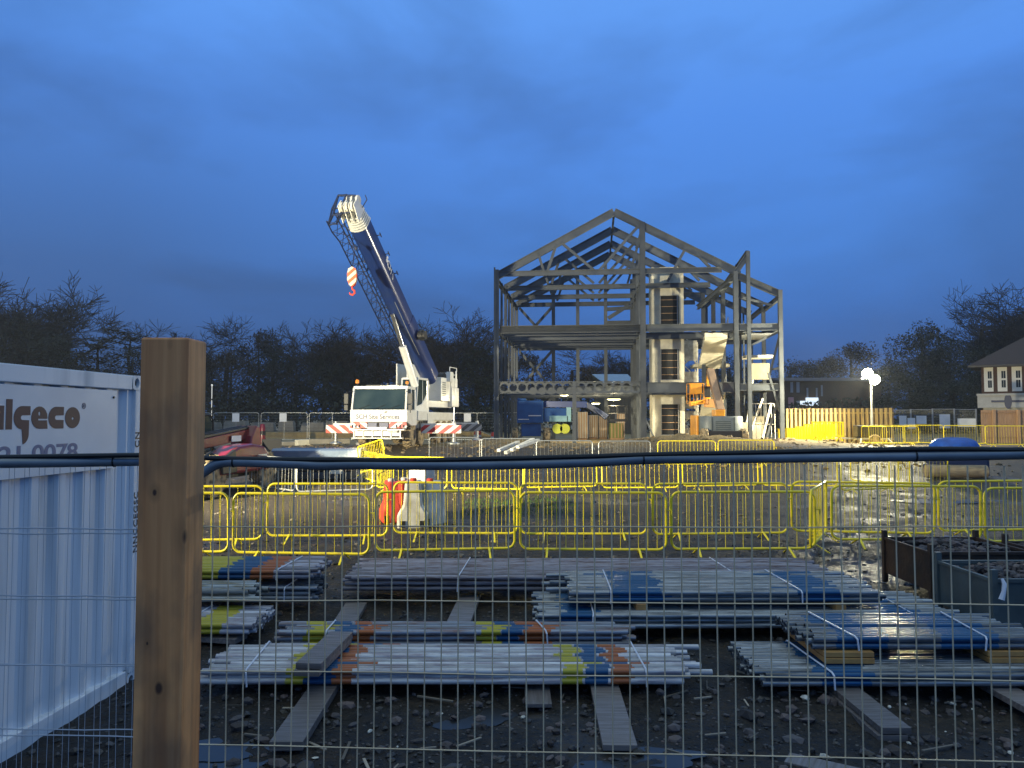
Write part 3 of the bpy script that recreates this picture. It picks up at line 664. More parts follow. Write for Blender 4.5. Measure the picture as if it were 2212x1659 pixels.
ICO = [V3(p).normalized() for p in [(-1, PHI, 0), (1, PHI, 0), (-1, -PHI, 0), (1, -PHI, 0), (0, -1, PHI), (0, 1, PHI), (0, -1, -PHI), (0, 1, -PHI), (PHI, 0, -1), (PHI, 0, 1), (-PHI, 0, -1), (-PHI, 0, 1)]]
ICF = [(0, 11, 5), (0, 5, 1), (0, 1, 7), (0, 7, 10), (0, 10, 11), (1, 5, 9), (5, 11, 4), (11, 10, 2), (10, 7, 6), (7, 1, 8), (3, 9, 4), (3, 4, 2), (3, 2, 6), (3, 6, 8), (3, 8, 9), (4, 9, 5), (2, 4, 11), (6, 2, 10), (8, 6, 7), (9, 8, 1)]
def rock(mb, c, r, rn):
    e = Matrix.Rotation(rn.uniform(0, 6.3), 3, 'Z') @ Matrix.Rotation(rn.uniform(-.5, .5), 3, 'X'); sx, sy, sz = r * rn.uniform(.7, 1.4), r * rn.uniform(.5, 1.1), r * rn.uniform(.35, .8)
    c = V3(c); mb.add([c + e @ V3((p.x * sx * rn.uniform(.75, 1.15), p.y * sy * rn.uniform(.75, 1.15), p.z * sz * rn.uniform(.8, 1.1))) for p in ICO], ICF)
skip('rusty brown steel skip heaped with rubble behind the grey one', 5.02, 6.25, 9.3, 10.45, .60, M['rust'], 1)
skip('grey green steel skip of rubble in front of the rusty one', 4.80, 6.3, 7.75, 8.75, .60, M['greyplate'], 2)
skip('dark steel skip of rubble at the right edge of the picture', 6.42, 7.6, 9.0, 10.1, .60, M['rust'], 3)
q = MB(); c = V3((4.83, 7.66, .52)); q.path([c + V3((0, 0, .10)), c + V3((.01, -.02, .05)), c + V3((-.005, -.03, -.02)), c + V3((-.03, -.03, -.10))], [.012, .022, .02, .028], 7)
tag(q.build('knotted_rag', M['strap'], smooth=True), 'white knotted rag hanging on the grey skip', 'rag')
# ------------------------------------------------------------------ loose stones
M['board2'] = mat('pale splinters', (.24, .20, .15), .7, island=.8)
def stones():
    rn = random.Random(5); q = MB()
    for k in range(9000):
        y = 3.2 + 11.5 * rn.random() ** 1.5; hw = y * .75 + .5; x = rn.uniform(-hw, hw)
        if rn.random() > .5 + .9 * noise.noise(V3((x * .8, y * .8, 2))) + .3: continue
        r = .007 + .03 * rn.random() ** 3 + (.03 if rn.random() < .05 else 0)
        rock(q, (x, y, gz(x, y) + r * .15), r, rn)
    tag(q.build('loose_stones', M['stone']), kind='stuff')
    q = MB()
    for k in range(900):
        y = 3.3 + 3.4 * rn.random(); x = rn.uniform(-2.6, 4.2); r = .012 + .045 * rn.random() ** 2.5
        rock(q, (x, y, gz(x, y) + r * .2), r, rn)
    for k in range(60):
        cx, cy = rn.choice([(-1.2, 4.6), (.4, 4.2), (1.9, 5.6), (-2.0, 5.6), (1.2, 4.4), (2.8, 4.6)]); x, y = cx + rn.gauss(0, .4), cy + rn.gauss(0, .3); r = rn.uniform(.03, .085)
        rock(q, (x, y, gz(x, y) + r * .12), r, rn)
    tag(q.build('broken_brick_rubble', M['spall']), kind='stuff')
    q = MB()
    for k in range(70):
        y = 3.5 + 4 * rn.random(); x = rn.uniform(-2.4, 4); a = rn.uniform(0, 3.14); L = rn.uniform(.04, .17); c = V3((x, y, gz(x, y) + .02)); u = V3((math.cos(a), math.sin(a), rn.uniform(-.1, .1))) * L
        q.bar(c - u, c + u, rn.uniform(.006, .02), rn.uniform(.004, .012))
    tag(q.build('splinters_and_litter', M['board2']), kind='stuff')
    q = MB()
    for k in range(34):
        y = 3.6 + 3.0 * rn.random(); x = rn.uniform(-2.2, 3.8); r = rn.uniform(.008, .034)
        rock(q, (x, y, gz(x, y) + r * .3), r, rn)
    tag(q.build('pale_stone_chips', M['whitep']), kind='stuff')
stones()
def midstones():
    rn = random.Random(15); q = MB()
    for k in range(6000):
        y = 12 + 19 * rn.random() ** 1.2; hw = y * .72; x = rn.uniform(-hw, hw)
        if noise.noise(V3((x * .5, y * .5, 6))) < rn.uniform(-.5, .3): continue
        r = .015 + .05 * rn.random() ** 4; rock(q, (x, y, gz(x, y) + r * .15), r, rn)
    tag(q.build('gravel_stones', M['stone2']), kind='stuff')
M['stone2'] = mat('pale gravel', (.14, .12, .095), .7, 0, (.08, .07, .055), 3, island=.7)
midstones()
def siterubble():
    rn = random.Random(25); q = MB()
    for k in range(4200):
        y = rn.uniform(29, 47); x = rn.uniform(-14, 20)
        if noise.noise(V3((x * .4, y * .4, 2))) < rn.uniform(-.6, .35): continue
        r = .03 + .13 * rn.random() ** 4; rock(q, (x, y, gz(x, y) + r * .1), r, rn)
    tag(q.build('clods_and_rubble', M['clod']), kind='stuff')
M['clod'] = mat('earth clods', (.20, .145, .075), .85, 0, (.09, .065, .035), 2, island=.6)
siterubble()
# ------------------------------------------------------------------ crowd barriers
def rrect(w2, z0, z1, r, n=5):
    pts = []
    for cx, cz, a0 in ((w2 - r, z1 - r, 0), (-w2 + r, z1 - r, 90), (-w2 + r, z0 + r, 180), (w2 - r, z0 + r, 270)):
        for i in range(n + 1):
            a = R(a0 + 90 * i / n); pts.append((cx + r * math.cos(a), 0, cz + r * math.sin(a)))
    return pts
def make_barrier(name, m, label, cat, W=2.25, H=.90, fr=.0205, npk=15, group=None, lo=0):
    t = T(name, label, cat, (0, -50, 0), 0, group); z0 = .12; z1 = z0 + H; w2 = W / 2
    q = MB(); q.path(rrect(w2, z0, z1, .13), fr, 8 if not lo else 6, closed=True); q.build('frame', m, t, True)
    q = MB()
    for i in range(npk):
        x = -w2 + W * (i + 1) / (npk + 1); q.tube((x + .004 * math.sin(i * 5.1), 0, z0), (x, .003 * math.sin(i * 3), z1), .0048, 5, cap=False)
    q.build('pickets', m, t)
    for s in (-1, 1):
        q = MB(); x = s * (w2 - .42)
        q.bar((x, 0, z0 + .02), (x + s * .02, -.26, .0), .03, .012); q.bar((x, 0, z0 + .02), (x + s * .02, .26, .0), .03, .012); q.build('foot', m, t)
    q = MB(); q.tube((w2 + .012, 0, z0 + .62), (w2 + .09, 0, z0 + .62), .010, 6); q.tube((w2 + .085, 0, z0 + .62), (w2 + .085, 0, z0 + .54), .010, 6); q.build('hook', m, t)
    return t
yb = make_barrier('crowd_barrier', M['yellow'], 'x', 'barrier')
gb = make_barrier('crowd_barrier', M['steel2'], 'x', 'barrier', npk=13)
used = {}
def at(proto, label, a, b_, group, lean=0):
    """a, b_ = (vx, vy) of the two lower frame corners"""
    p, q = GP(a[0], a[1], .12), GP(b_[0], b_[1], .12)
    w = (q - p).length; c = (p + q) / 2; rz = math.atan2(q.y - p.y, q.x - p.x); z = gz(c.x, c.y) + .01
    sc = max(.82, min(1.2, w / 2.28))
    rz += R(rnd.uniform(-1.6, 1.6)); rot = (lean or R(rnd.uniform(-3, 3)), R(rnd.uniform(-.5, .5)), rz)
    if id(proto) not in used:
        used[id(proto)] = 1; proto.location = (c.x, c.y, z); proto.rotation_euler = rot or (0, 0, rz); proto.scale = (sc, 1, 1); proto['label'] = label; proto['group'] = group
        return proto
    return dup(proto, (c.x, c.y, z), rz, label, group, (sc, 1, 1), rot)
def at2(proto, label, va, vb, d, group, rz=0):
    a, b_ = P(va, 903, d), P(vb, 903, d); x = (a.x + b_.x) / 2; return dup(proto, (x, d, gz(x, d) + .02), rz, label, group, (abs(b_.x - a.x) / 2.28, 1, 1), (R(rnd.uniform(-2, 2)), 0, rz + R(rnd.uniform(-3, 3))))
G1 = 'front row of yellow barriers'; G2 = 'second row of yellow barriers'; G3 = 'third row of yellow barriers'; G4 = 'far yellow barriers by the hoarding'; G5 = 'grey galvanised barriers'
ordn = ['first', 'second', 'third', 'fourth', 'fifth', 'sixth', 'seventh', 'eighth', 'ninth', 'tenth', 'eleventh']
for i, (a, b_, ya, yb_) in enumerate([(190, 496, 1197, 1196), (502, 799, 1196, 1196), (809, 1114, 1191, 1190), (1122, 1441, 1185, 1185), (1449, 1762, 1186, 1186)]):
    at(yb, ['yellow barrier of the front row partly behind the timber post', 'yellow barrier of the front row, next right of the timber post', 'yellow barrier of the front row below the red and white plastic blocks',
            'yellow barrier of the front row, in the middle above the blue banded tubes', 'yellow barrier of the front row above the long blue banded bundle'][i], (a, ya), (b_, yb_), G1)
at(yb, 'yellow barrier of the front row standing behind the rusty skip', (1795, 1168), (2119, 1168), G1)
at(yb, 'yellow barrier of the front row at the right picture edge', (2128, 1166), (2450, 1166), G1)
at(yb, 'yellow barrier standing end on to the path between front row barriers', (1747, 1188), (1786, 1150), G1)
for i, (a, b_, y) in enumerate([(270, 567, 1167), (575, 838, 1160), (848, 1119, 1155), (1123, 1399, 1152), (1408, 1704, 1151), (1708, 2020, 1149), (2026, 2330, 1147)]):
    at(yb, ['yellow barrier of the second row partly behind the timber post', 'yellow barrier of the second row, right of the telehandler wheel', 'yellow barrier of the second row just in front of the plastic blocks',
            'yellow barrier of the second row in line with the blue machine', 'yellow barrier of the second row in line with the orange lift', 'yellow barrier of the second row crossing the wet puddle', 'yellow barrier of the second row in front of the blue tarpaulin'][i], (a, y), (b_, y), G2)
for i, (a, b_, y) in enumerate([(812, 966, 1057), (975, 1131, 1055), (1133, 1291, 1054), (1300, 1467, 1052), (1474, 1640, 1050), (1646, 1810, 1049), (1816, 1942, 1062), (1946, 2022, 1050)]):
    at(yb, f'{ordn[i]} yellow barrier of the third row, counted rightward from the red and white blocks', (a, y), (b_, y + (-6 if i == 6 else 0)), G3)
at(yb, 'yellow barrier lying skewed behind the third row near the blue tarpaulin', (1836, 1036), (1966, 1052), G3)
# slanting run of barriers from the steel panels toward the plastic blocks
GS = 'slanting run of yellow barriers'
at(yb, 'far barrier of the slanting yellow run, next to the steel panels', (783, 1029), (811, 1041), GS)
at(yb, 'near barrier of the slanting yellow run, touching the plastic blocks', (814, 1042), (850, 1057), GS)
p = P(806, 985, 23.6); dup(yb, (p.x, 23.6, .52), 0, 'yellow barrier propped up high and crooked on the slanting run', GS, (.85, 1, .9), (R(4), R(-9), R(-56)))
for i, (a, b_, ya, yb_) in enumerate([(640, 806, 1061, 1061), (540, 640, 1046, 1061), (927, 1037, 32, 0), (1040, 1154, 31.8, 0), (1158, 1280, 30.2, 0), (1292, 1405, 30.4, 0)]):
    (at if i < 2 else lambda p_, l_, a__, b__, g_: at2(p_, l_, a__[0], b__[0], a__[1], g_))(gb, ['grey barrier behind the second yellow row, below the white steel panels', 'grey barrier standing askew beside the telehandler wheel', 'grey barrier in front of the crane outrigger', 'grey barrier with white gutters poking over it',
            'grey barrier in front of the blue machine', 'grey barrier at the foot of the sandy heap'][i], (a, ya), (b_, yb_), G5)
# far yellow barriers on the right
at2(yb, 'yellow barrier at the foot of the lift shaft', 1419, 1546, 30.3, G4); at2(yb, 'yellow barrier in front of the grey counterweight of the orange lift', 1550, 1672, 30.8, G4)
for i, (a, b_, d_, rz_) in enumerate([(1862, 1912, 43, -35), (1905, 1985, 42, 3), (1952, 2036, 40, -4), (2040, 2126, 39, -4), (2130, 2218, 37.5, -5), (2222, 2312, 36, -5), (1870, 1962, 38.5, 12)]):
    at2(yb, ['short foreshortened yellow barrier at the end of the lit hoarding', 'yellow barrier right behind the floodlight trailer', 'yellow barrier in front of the white notice boards', 'yellow barrier just behind the blue tarpaulin', 'yellow barrier in front of the far timber fence', 'last far yellow barrier at the right edge', 'yellow barrier right of the floodlight mast, nearer than the far row'][i], a, b_, d_, G4, R(rz_))
# ------------------------------------------------------------------ bright yellow plastic barriers by the hoarding
def chap8():
    t = T('plastic_barrier', 'x', 'barrier'); w2 = .98
    q = MB()
    for k in range(12): x = -w2 + .08 + k * .1655; q.bx(x - .045, x + .045, -.02, .02, .30, 1.0)
    q.build('slats', M['yellowp'], t)
    q = MB(); q.bx(-w2, w2, -.03, .03, 1.002, 1.06); q.bx(-w2, w2, -.03, .03, .24, .298)
    q.build('rib', M['yellowp'], t, bevel=.005)
    for s in (-1, 1):
        q = MB(); q.bar((s * .7, 0, .25), (s * .7, -.3, .01), .07, .04); q.bar((s * .7, 0, .25), (s * .7, .3, .01), .07, .04); q.build('foot', M['yellowp'], t)
    return t
cb = chap8()
for i in range(5):
    p = P(1700 + i * 19, 930, 46.2 - i * .9); z = gz(p.x, p.y)
    lb = f'{ordn[i]} bright yellow plastic barrier, counted from the right building column'
    if i == 0: cb.location = (p.x + .3, p.y, z); cb.rotation_euler = (0, 0, R(-52)); cb['label'] = lb; cb['group'] = 'yellow plastic barriers by the hoarding'
    else: dup(cb, (p.x + .3, p.y, z), R(-52 + rnd.uniform(-6, 6)), lb, 'yellow plastic barriers by the hoarding')
# ------------------------------------------------------------------ red and white plastic road blocks
def block(label, vx, d, w_, h, m, rz, kind=0):
    p = P(vx, 1000, d); z = gz(p.x, d)
    t = T('road_block', label, 'plastic block', (p.x, d, z), rz, 'red and white plastic blocks in the yellow pen'); a = w_ / 2
    q = MB()
    if kind == 0: q.prism([(-a, 0), (a, 0), (a, h * .28), (a * .62, h * .5), (a * .5, h), (-a * .5, h), (-a * .62, h * .5), (-a, h * .28)], -.32, .32, 'xz')
    else: q.prism([(-a, .0), (a, 0), (a * .8, h * .75), (a * .55, h), (-a * .55, h), (-a * .8, h * .75)], -.3, .3, 'xz')
    q.build('body', m, t, bevel=.04, smooth=False)
    q = MB(); q.lathe([(.07, h - .01), (.07, h + .05), (.05, h + .06)], n=12); q.build('cap', M['redp' if m == M['whitep'] else 'whitep'], t)
    q = MB()
    for s in (-1, 1): q.bx(s * a * .62 - .05, s * a * .62 + .05, -.335, .335, .03, .16)
    q.build('fork_slot', M['dark'], t)
for a in [('orange red plastic block with white top, leftmost in the pen', 845, 16.4, .42, .85, M['redp'], .3, 0), ('dark red plastic block between the orange one and the white ones', 873, 17.2, .40, .84, M['redp'], -.2, 0),
          ('tall dirty white plastic block with splayed foot', 893, 15.8, .62, .93, M['whitep'], .1, 0), ('big white plastic block with chamfered top, rightmost in the pen', 929, 16.2, .48, .90, M['whitep'], -.5, 1),
          ('white plastic block lying on top of the others', 910, 17.6, .42, 1.22, M['whitep'], .9, 1)]: block(*a)
# ------------------------------------------------------------------ telehandler
def wheel(t, c, r, w_, hub, ax='x', lugs=16, name='wheel'):
    q = MB(); W = w_ / 2
    q.lathe([(r * .56, -W * .9), (r * .9, -W), (r * .97, -W * .75), (r * .97, W * .75), (r * .9, W), (r * .56, W * .9)], c, 28, ax)
    for i in range(lugs):
        for s in (-1, 1):
            a = 2 * math.pi * (i + (.5 if s > 0 else 0)) / lugs; b2 = a + .22
            if ax == 'x':
                f = lambda k, aa: V3(c) + V3((k, r * math.cos(aa), r * math.sin(aa)))
            else: f = lambda k, aa: V3(c) + V3((r * math.cos(aa), k, r * math.sin(aa)))
            q.bar(f(s * W * .92, a), f(s * W * .08, b2), r * .085, r * .085)
    o = q.build(name, M['tyre'], t)
    h = MB(); h.lathe([(r * .2, -W * .5), (r * .55, -W * .86), (r * .57, -W * .7), (r * .57, W * .7), (r * .55, W * .86), (r * .2, W * .5)], c, 20, ax); h.build('rim', hub, o, True)
    return o
def telehandler():
    # local: front = -y (towards the camera), x right as seen
    t = T('telehandler', 'red telehandler with a black topped boom, beside the timber post', 'telehandler', (-8.95, 22.9, -.03), R(-8))
    w2 = 1.0
    q = MB(); q.bx(-.55, .55, -1.9, 2.1, .45, .85); q.bx(-.95, .35, -1.0, 1.4, .5, 1.0); q.build('chassis', M['black'], t, bevel=.02)
    # engine pod on the right, a rounded red hood
    q = MB(); prof = [(-1.35, .62), (-1.35, .92), (-1.1, 1.18), (-.4, 1.42), (.5, 1.46), (1.25, 1.36), (1.55, 1.12), (1.62, .62)]
    q.prism(prof, .48, 1.12, 'yz'); q.build('engine_hood', M['red'], t, bevel=.09, smooth=False)
    q = MB(); q.prism([(-1.33, .66), (-1.36, .95), (-1.12, 1.16), (-.62, 1.34), (-.5, .66)], .462, 1.135, 'yz'); q.build('grille', M['black'], t, bevel=.03)
    q = MB(); q.bx(1.1, 1.128, .8, 1.35, .86, 1.12); q.build('number_plate', M['plate'], t)
    # boom: pivot high at the rear, down to the front
    q = MB(); a, b_ = V3((-.03, 2.2, 1.72)), V3((-.03, -2.6, 1.30)); q.bar(a, b_, .30, .30); q.build('boom', M['red'], t, bevel=.02)
    q = MB(); q.bar(a + V3((0, .02, .205)), b_ + V3((0, .1, .205)), .30, .05); q.path([a + V3((-.1, -.1, .25)), V3((-.1, 0, 1.80)), b_ + V3((-.1, .2, .27))], .022, 6); q.path([a + V3((.1, -.1, .25)), V3((.1, 0, 1.80)), b_ + V3((.1, .2, .27))], .022, 6)
    q.build('hose_guard', M['black'], t)
    q = MB(); q.prism([(1.7, .9), (2.35, .9), (2.55, 1.4), (2.45, 1.92), (2.2, 2.0), (1.9, 1.65)], -.36, .36, 'yz'); q.build('rear_frame', M['red'], t, bevel=.05)
    q = MB(); q.bx(.182, .19, .9, 1.5, 1.50, 1.68); q.build('warning_sticker', M['sign'], t)
    # cab on the left
    q = MB(); prof = [(-1.0, .95), (-1.05, 1.35), (-.78, 2.2), (-.5, 2.32), (.45, 2.32), (.62, 2.15), (.66, .95)]
    q.prism(prof, -1.05, -.30, 'yz'); q.build('cab_glazing', M['glassc'], t, bevel=.04)
    q = MB()
    for x in (-1.07, -.28): q.path([(x, y, z) for y, z in prof + [prof[0]]], .032, 6)
    for y, z in ((-.78, 2.2), (.45, 2.32), (-1.05, 1.35)): q.tube((-1.07, y, z), (-.28, y, z), .03, 6)
    q.build('cab_frame', M['black'], t)
    for x in (-.86, .86):
        for y in (-1.55, 1.65): wheel(t, (x, y, .60), .60, .40, M['steel'] if x > 0 else M['red'])
    for y in (-1.55, 1.65):
        q = MB()
        for x in (-.86, .86): q.path([(x, y - .68, .72), (x, y - .5, 1.1), (x, y, 1.27), (x, y + .5, 1.1), (x, y + .68, .72)], .05, 5)
        q.build('mudguard', M['black'], t)
    q = MB(); q.bx(-.95, -.78, -1.86, -1.8, .98, 1.14); q.build('tail_lamp', M['taillight'], t)
    q = MB(); q.bx(.12, .3, -2.02, -1.92, 1.55, 1.8); q.build('tail_lamp', M['taillight'], t)
    q = MB(); q.bx(-.75, .7, -3.0, -2.9, .25, 1.0); q.bar((-.5, -2.95, .2), (-.5, -3.95, .15), .12, .05); q.bar((.45, -2.95, .2), (.45, -3.95, .15), .12, .05); q.build('fork_carriage', M['black'], t)
telehandler()
# dark loading bucket standing behind the telehandler
p = GP(585, 1000, 0); t = T('loading_bucket', 'black loader bucket standing behind the red telehandler', 'bucket', (P(586, 960, 27.5).x, 27.5, gz(-9, 27.5)), R(15))
q = MB(); q.prism([(-.45, .35), (.35, .2), (.5, .9), (.42, 1.35), (.36, 1.35), (.40, .92), (.28, .32), (-.4, .42)], -.32, .32, 'yz'); q.build('shell', M['black'], t)
q = MB(); q.prism([(-.45, .35), (.35, .2), (.5, .9), (.42, 1.35), (-.1, .8)], -.34, -.32, 'yz'); q.prism([(-.45, .35), (.35, .2), (.5, .9), (.42, 1.35), (-.1, .8)], .32, .34, 'yz'); q.bx(-.25, .25, -.3, .2, 0, .3); q.build('side_plate', M['black'], t)
# ------------------------------------------------------------------ stack of long wrapped steel panels
def panels():
    x0, x1 = P(597, 960, 27).x, P(786, 960, 27).x; z0 = gz(-7, 27.3)
    for k, (dx, y, z, L, m, lb) in enumerate([(0, 27.0, .74, x1 - x0, M['sheet'], 'long shiny wrapped steel panel on top of the pile below the crane'), (.25, 26.75, .36, (x1 - x0) * .95, M['sheet'], 'shiny wrapped steel panel, middle one of the pile below the crane'), (.0, 26.8, .0, (x1 - x0) * .9, M['sheetd'], 'dark wrapped steel panel at the bottom of the pile below the crane')]):
        q = MB(); q.prism([(-.55, .04), (.55, .04), (.55, .27), (.42, .33), (-.42, .33), (-.55, .27)], 0, L, 'yz'); o = q.build('wrapped_steel_beam', m, bevel=.02); o.location = (x0 + dx, y, z0 + z)
        tag(o, lb, 'steel panel', 'pile of wrapped steel panels')
M['sheet'] = mat('shiny wrapped sheet', (.62, .66, .72), .22, .45, (.20, .26, .36), 1.3, lo=.42, hi=.55, bump=.3, bscale=5)
M['sheetd'] = mat('dark wrapped sheet', (.05, .065, .085), .35, .2, (.03, .035, .04), 2)
panels()
q = MB(); p = P(727, 1017, 25.5); q.bx(p.x - .22, p.x + .22, 25.5, 25.52, p.z - .1, p.z + .1); q.bx(p.x - .02, p.x + .02, 25.522, 25.56, gz(p.x, 25.5), p.z)
tag(q.build('stake_notice', M['plate']), 'small white notice on a stake below the steel panels', 'notice')
# white gutters poking over the grey barrier
t0 = P(1100, 965, 31)
for i, (a, b_) in enumerate([((1077, 973), (1120, 955)), ((1092, 978), (1140, 957)), ((1105, 972), (1152, 949)), ((1118, 966), (1163, 951))]):
    q = MB(); q.bar(P(a[0], a[1], 30.6), P(b_[0], b_[1], 31.8), .16, .12); tag(q.build('white_gutter_length', M['whitep'], bevel=.01), ['lowest', 'second', 'third', 'highest'][i] + ' of the white gutter lengths poking over the grey barrier', 'gutter', 'white gutter lengths')
# ------------------------------------------------------------------ tarpaulin covered load and log
def tarp():
    p = GP(2062, 1026); y = p.y; zg = gz(p.x, y); t = T('covered_load', 'domed load under a bright blue tarpaulin behind the yellow barriers', 'tarpaulin load', (p.x, y, zg))
    q = MB(); n, k = 28, 9; vs = []; 
    for j in range(k):
        f = j / (k - 1); r = math.cos(f * math.pi / 2) ** .55 if j < k - 1 else 0.02
        for i in range(n):
            a = 2 * math.pi * i / n; w_ = 1 + .05 * noise.noise(V3((math.cos(a) * 3, math.sin(a) * 3, f * 3)))
            vs.append((.86 * r * w_ * math.cos(a), .8 * r * w_ * math.sin(a), .78 + .58 * math.sin(f * math.pi / 2) ** .8 + .03 * noise.noise(V3((i * .4, f * 5, 1)))))
    q.add(vs, [(j * n + i, j * n + (i + 1) % n, (j + 1) * n + (i + 1) % n, (j + 1) * n + i) for j in range(k - 1) for i in range(n)] + [tuple((k - 1) * n + i for i in range(n))])
    q.build('tarpaulin', M['tarp'], t, True)
    q = MB(); q.bx(-.75, .85, -.6, .6, .35, .80); q.bx(.45, .95, -.55, .5, 0, .8); q.bx(-.9, -.7, -.5, .5, 0, .4); q.build('machine_body', M['navy2'], t, bevel=.02)
    q = MB(); c = GP(2040, 1026); q.tube((c.x - 1.25, y - 1.0, gz(c.x, y - 1) + .26), (c.x + .75, y - 1.2, gz(c.x, y - 1) + .26), .22, 16)
    tag(q.build('wooden_log', M['spacer2'], smooth=True), 'thick pale log lying in front of the tarpaulin covered load', 'log')
M['spacer2'] = mat('pale log', (.34, .27, .16), .85, 0, (.20, .15, .09), 3, stretch=(1, 5, 5))
tarp()
# ------------------------------------------------------------------ mobile crane
def crane():
    # local frame: front = -y, x to the right as seen
    base = P(817, 967, 35.6); zg = base.z; t = T('mobile_crane', 'white mobile crane with a raised navy telescopic boom, parked left of the steel frame', 'crane', (base.x, 35.6, zg), R(-7))
    W = 1.36
    RW = stripes('red white chevrons left', (.78, .76, .70), (.72, .06, .03), .36, R(52)); RW2 = stripes('red white chevrons right', (.78, .76, .70), (.60, .03, .03), .36, R(-52))
    M['RW'], M['RW2'] = RW, RW2
    # carrier chassis and wheels
    q = MB(); q.bx(-1.15, 1.15, .6, 11.2, .95, 1.45); q.bx(-W + .02, W - .02, 2.3, 11.0, 1.25, 1.68); q.build('chassis', M['white'], t, bevel=.02)
    for y in (1.45, 3.1, 7.2, 8.8, 10.3):
        for x in (-1.08, 1.08): wheel(t, (x, y, .58), .60, .42, M['white'], lugs=18)
    # driving cab shell
    q = MB(); prof = [(0, .98), (-.02, 1.75), (.16, 2.78), (.30, 2.86), (1.75, 2.86), (1.85, 2.70), (1.85, .98)]
    # lower body
    q.prism([(0, 1.18), (-.02, 1.76), (1.85, 1.76), (1.85, 1.0), (.8, 1.0)], -W, W, 'yz'); q.build('cab_body', M['white'], t, bevel=.035)
    q = MB(); q.bx(-W + .07, W - .07, .28, 1.85, 2.72, 2.86); q.bx(-W + .05, W - .05, 1.6, 1.84, 1.76, 2.72)
    for s in (-1, 1):
        q.bar((s * (W - .08), .04, 1.74), (s * (W - .10), .26, 2.76), .09, .09); q.bar((s * (W - .05), .92, 1.74), (s * (W - .07), .92, 2.76), .08, .07); 
    q.build('cab_frame', M['white'], t, bevel=.015)
    q = MB(); q.add([(-W + .14, .045, 1.80), (W - .14, .045, 1.80), (W - .16, .25, 2.70), (-W + .16, .25, 2.70)], [(0, 1, 2, 3)])
    for s in (-1, 1): q.add([(s * (W - .06), .12, 1.79), (s * (W - .06), 1.58, 1.79), (s * (W - .08), 1.58, 2.70), (s * (W - .08), .30, 2.70)], [(0, 1, 2, 3)])
    g = q.build('windscreen', M['glassc'], t, solid=.01)
    for x in (-.85, -.1, .6): q = MB(); q.tube((x, .03, 1.82), (x + .42, .06, 1.98), .012, 5); q.build('wiper', M['black'], g)
    q = MB(); q.bx(-.9, -.3, .7, 1.2, 1.62, 2.25); q.bx(.45, 1.0, .7, 1.2, 1.62, 2.25); q.bx(-.2, .5, .45, .6, 1.8, 2.05); q.build('seat', M['black'], t)
    text('SCH Site Services', 'lettering', t, (-1.06, -.021, 1.33), (R(90), 0, 0), .30, M['letterc'], .002, .006, 1.03, fit=2.06)
    q = MB(); q.prism([(.25, 1.58), (.32, 1.58), (.42, 1.69), (.35, 1.69)], -.024, -.02); q.prism([(.36, 1.60), (.40, 1.60), (.46, 1.67), (.42, 1.67)], -.024, -.02); q.build('emblem', M['letterk'], t)
    text('Tadano', 'lettering', t, (.52, -.021, 1.61), (R(90), 0, 0), .09, M['letterb'], .002)
    # lamps and chevrons band
    for s in (-1, 1):
        q = MB(); q.bx(*(sorted((s * .52, s * 1.34))), -.05, .0, .90, 1.16); o = q.build('lamp_panel', RW if s < 0 else RW2, t, bevel=.006)
        q = MB(); 
        for k in range(3): q.bx(s * 1.22 - .035 - s * k * .17, s * 1.22 + .035 - s * k * .17, -.065, -.052, .92, 1.05)
        q.build('headlight', M['glass'], o)
        q = MB(); q.bx(*(sorted((s * .06, s * .48))), -.06, -.003, .95, 1.15); q.build('grille', M['letterb2'], t)
    q = MB(); q.bx(-1.30, 1.30, -.30, -.06, .80, .86); q.bx(-.45, .45, -.22, -.06, .87, .95); q.bx(-1.2, 1.2, -.28, -.03, .42, .47)
    for x in (-1.1, -.66, -.22, .22, .66, 1.1): q.bar((x, -.2, .46), (x, -.2, .80), .05, .05)
    q.build('bumper', M['white'], t, bevel=.008)
    q = MB()
    for k in range(5): q.bx(-1.08 + k * .44, -.70 + k * .44, -.16, -.12, .54, .76)
    q.build('bumper_panel', M['white'], t, bevel=.01)
    q = MB(); q.bx(.52, .98, -.325, -.302, .70, .82); o = q.build('number_plate', M['plate'], t); text('YN69 TNU', 'lettering', o, (.55, -.327, .725), (R(90), 0, 0), .10, M['letterk'], .001)
    # mirrors
    for s in (-1, 1):
        q = MB(); x = s * (W + .16); q.tube((s * (W - .1), .1, 2.62), (x, -.05, 2.55), .02, 6); q.tube((x, -.05, 2.6), (x, -.05, 1.6), .018, 6); q.bx(x - .1, x + .1, -.12, -.03, 2.02, 2.5); q.bx(x - .09, x + .09, -.12, -.03, 1.72, 1.98); q.build('mirror', M['black'], t, bevel=.03)
    q = MB(); q.tube((-W + .22, .35, 2.86), (-W + .22, .35, 2.98), .03, 8); o = q.build('beacon_stem', M['black'], t); q = MB(); q.lathe([(.05, 2.98), (.09, 3.0), (.09, 3.12), (.05, 3.17)], (-W + .22, .35, 0), 14); q.build('beacon', M['beacon'], o, True)
    q = MB(); q.lathe([(.05, 2.98), (.08, 3.0), (.08, 3.1), (.05, 3.14)], (.98, 1.4, 0), 14); q.tube((.98, 1.4, 2.86), (.98, 1.4, 3.0), .03, 8); q.build('beacon', M['beacon'], t, True)
    q = MB(); q.bx(-.8, .05, .6, 1.2, 2.863, 2.93); q.bx(.2, .28, .6, .7, 2.863, 3.0); q.bx(.72, .8, .6, .7, 2.863, 3.0); q.build('roof_hatch', M['black'], t, bevel=.01)
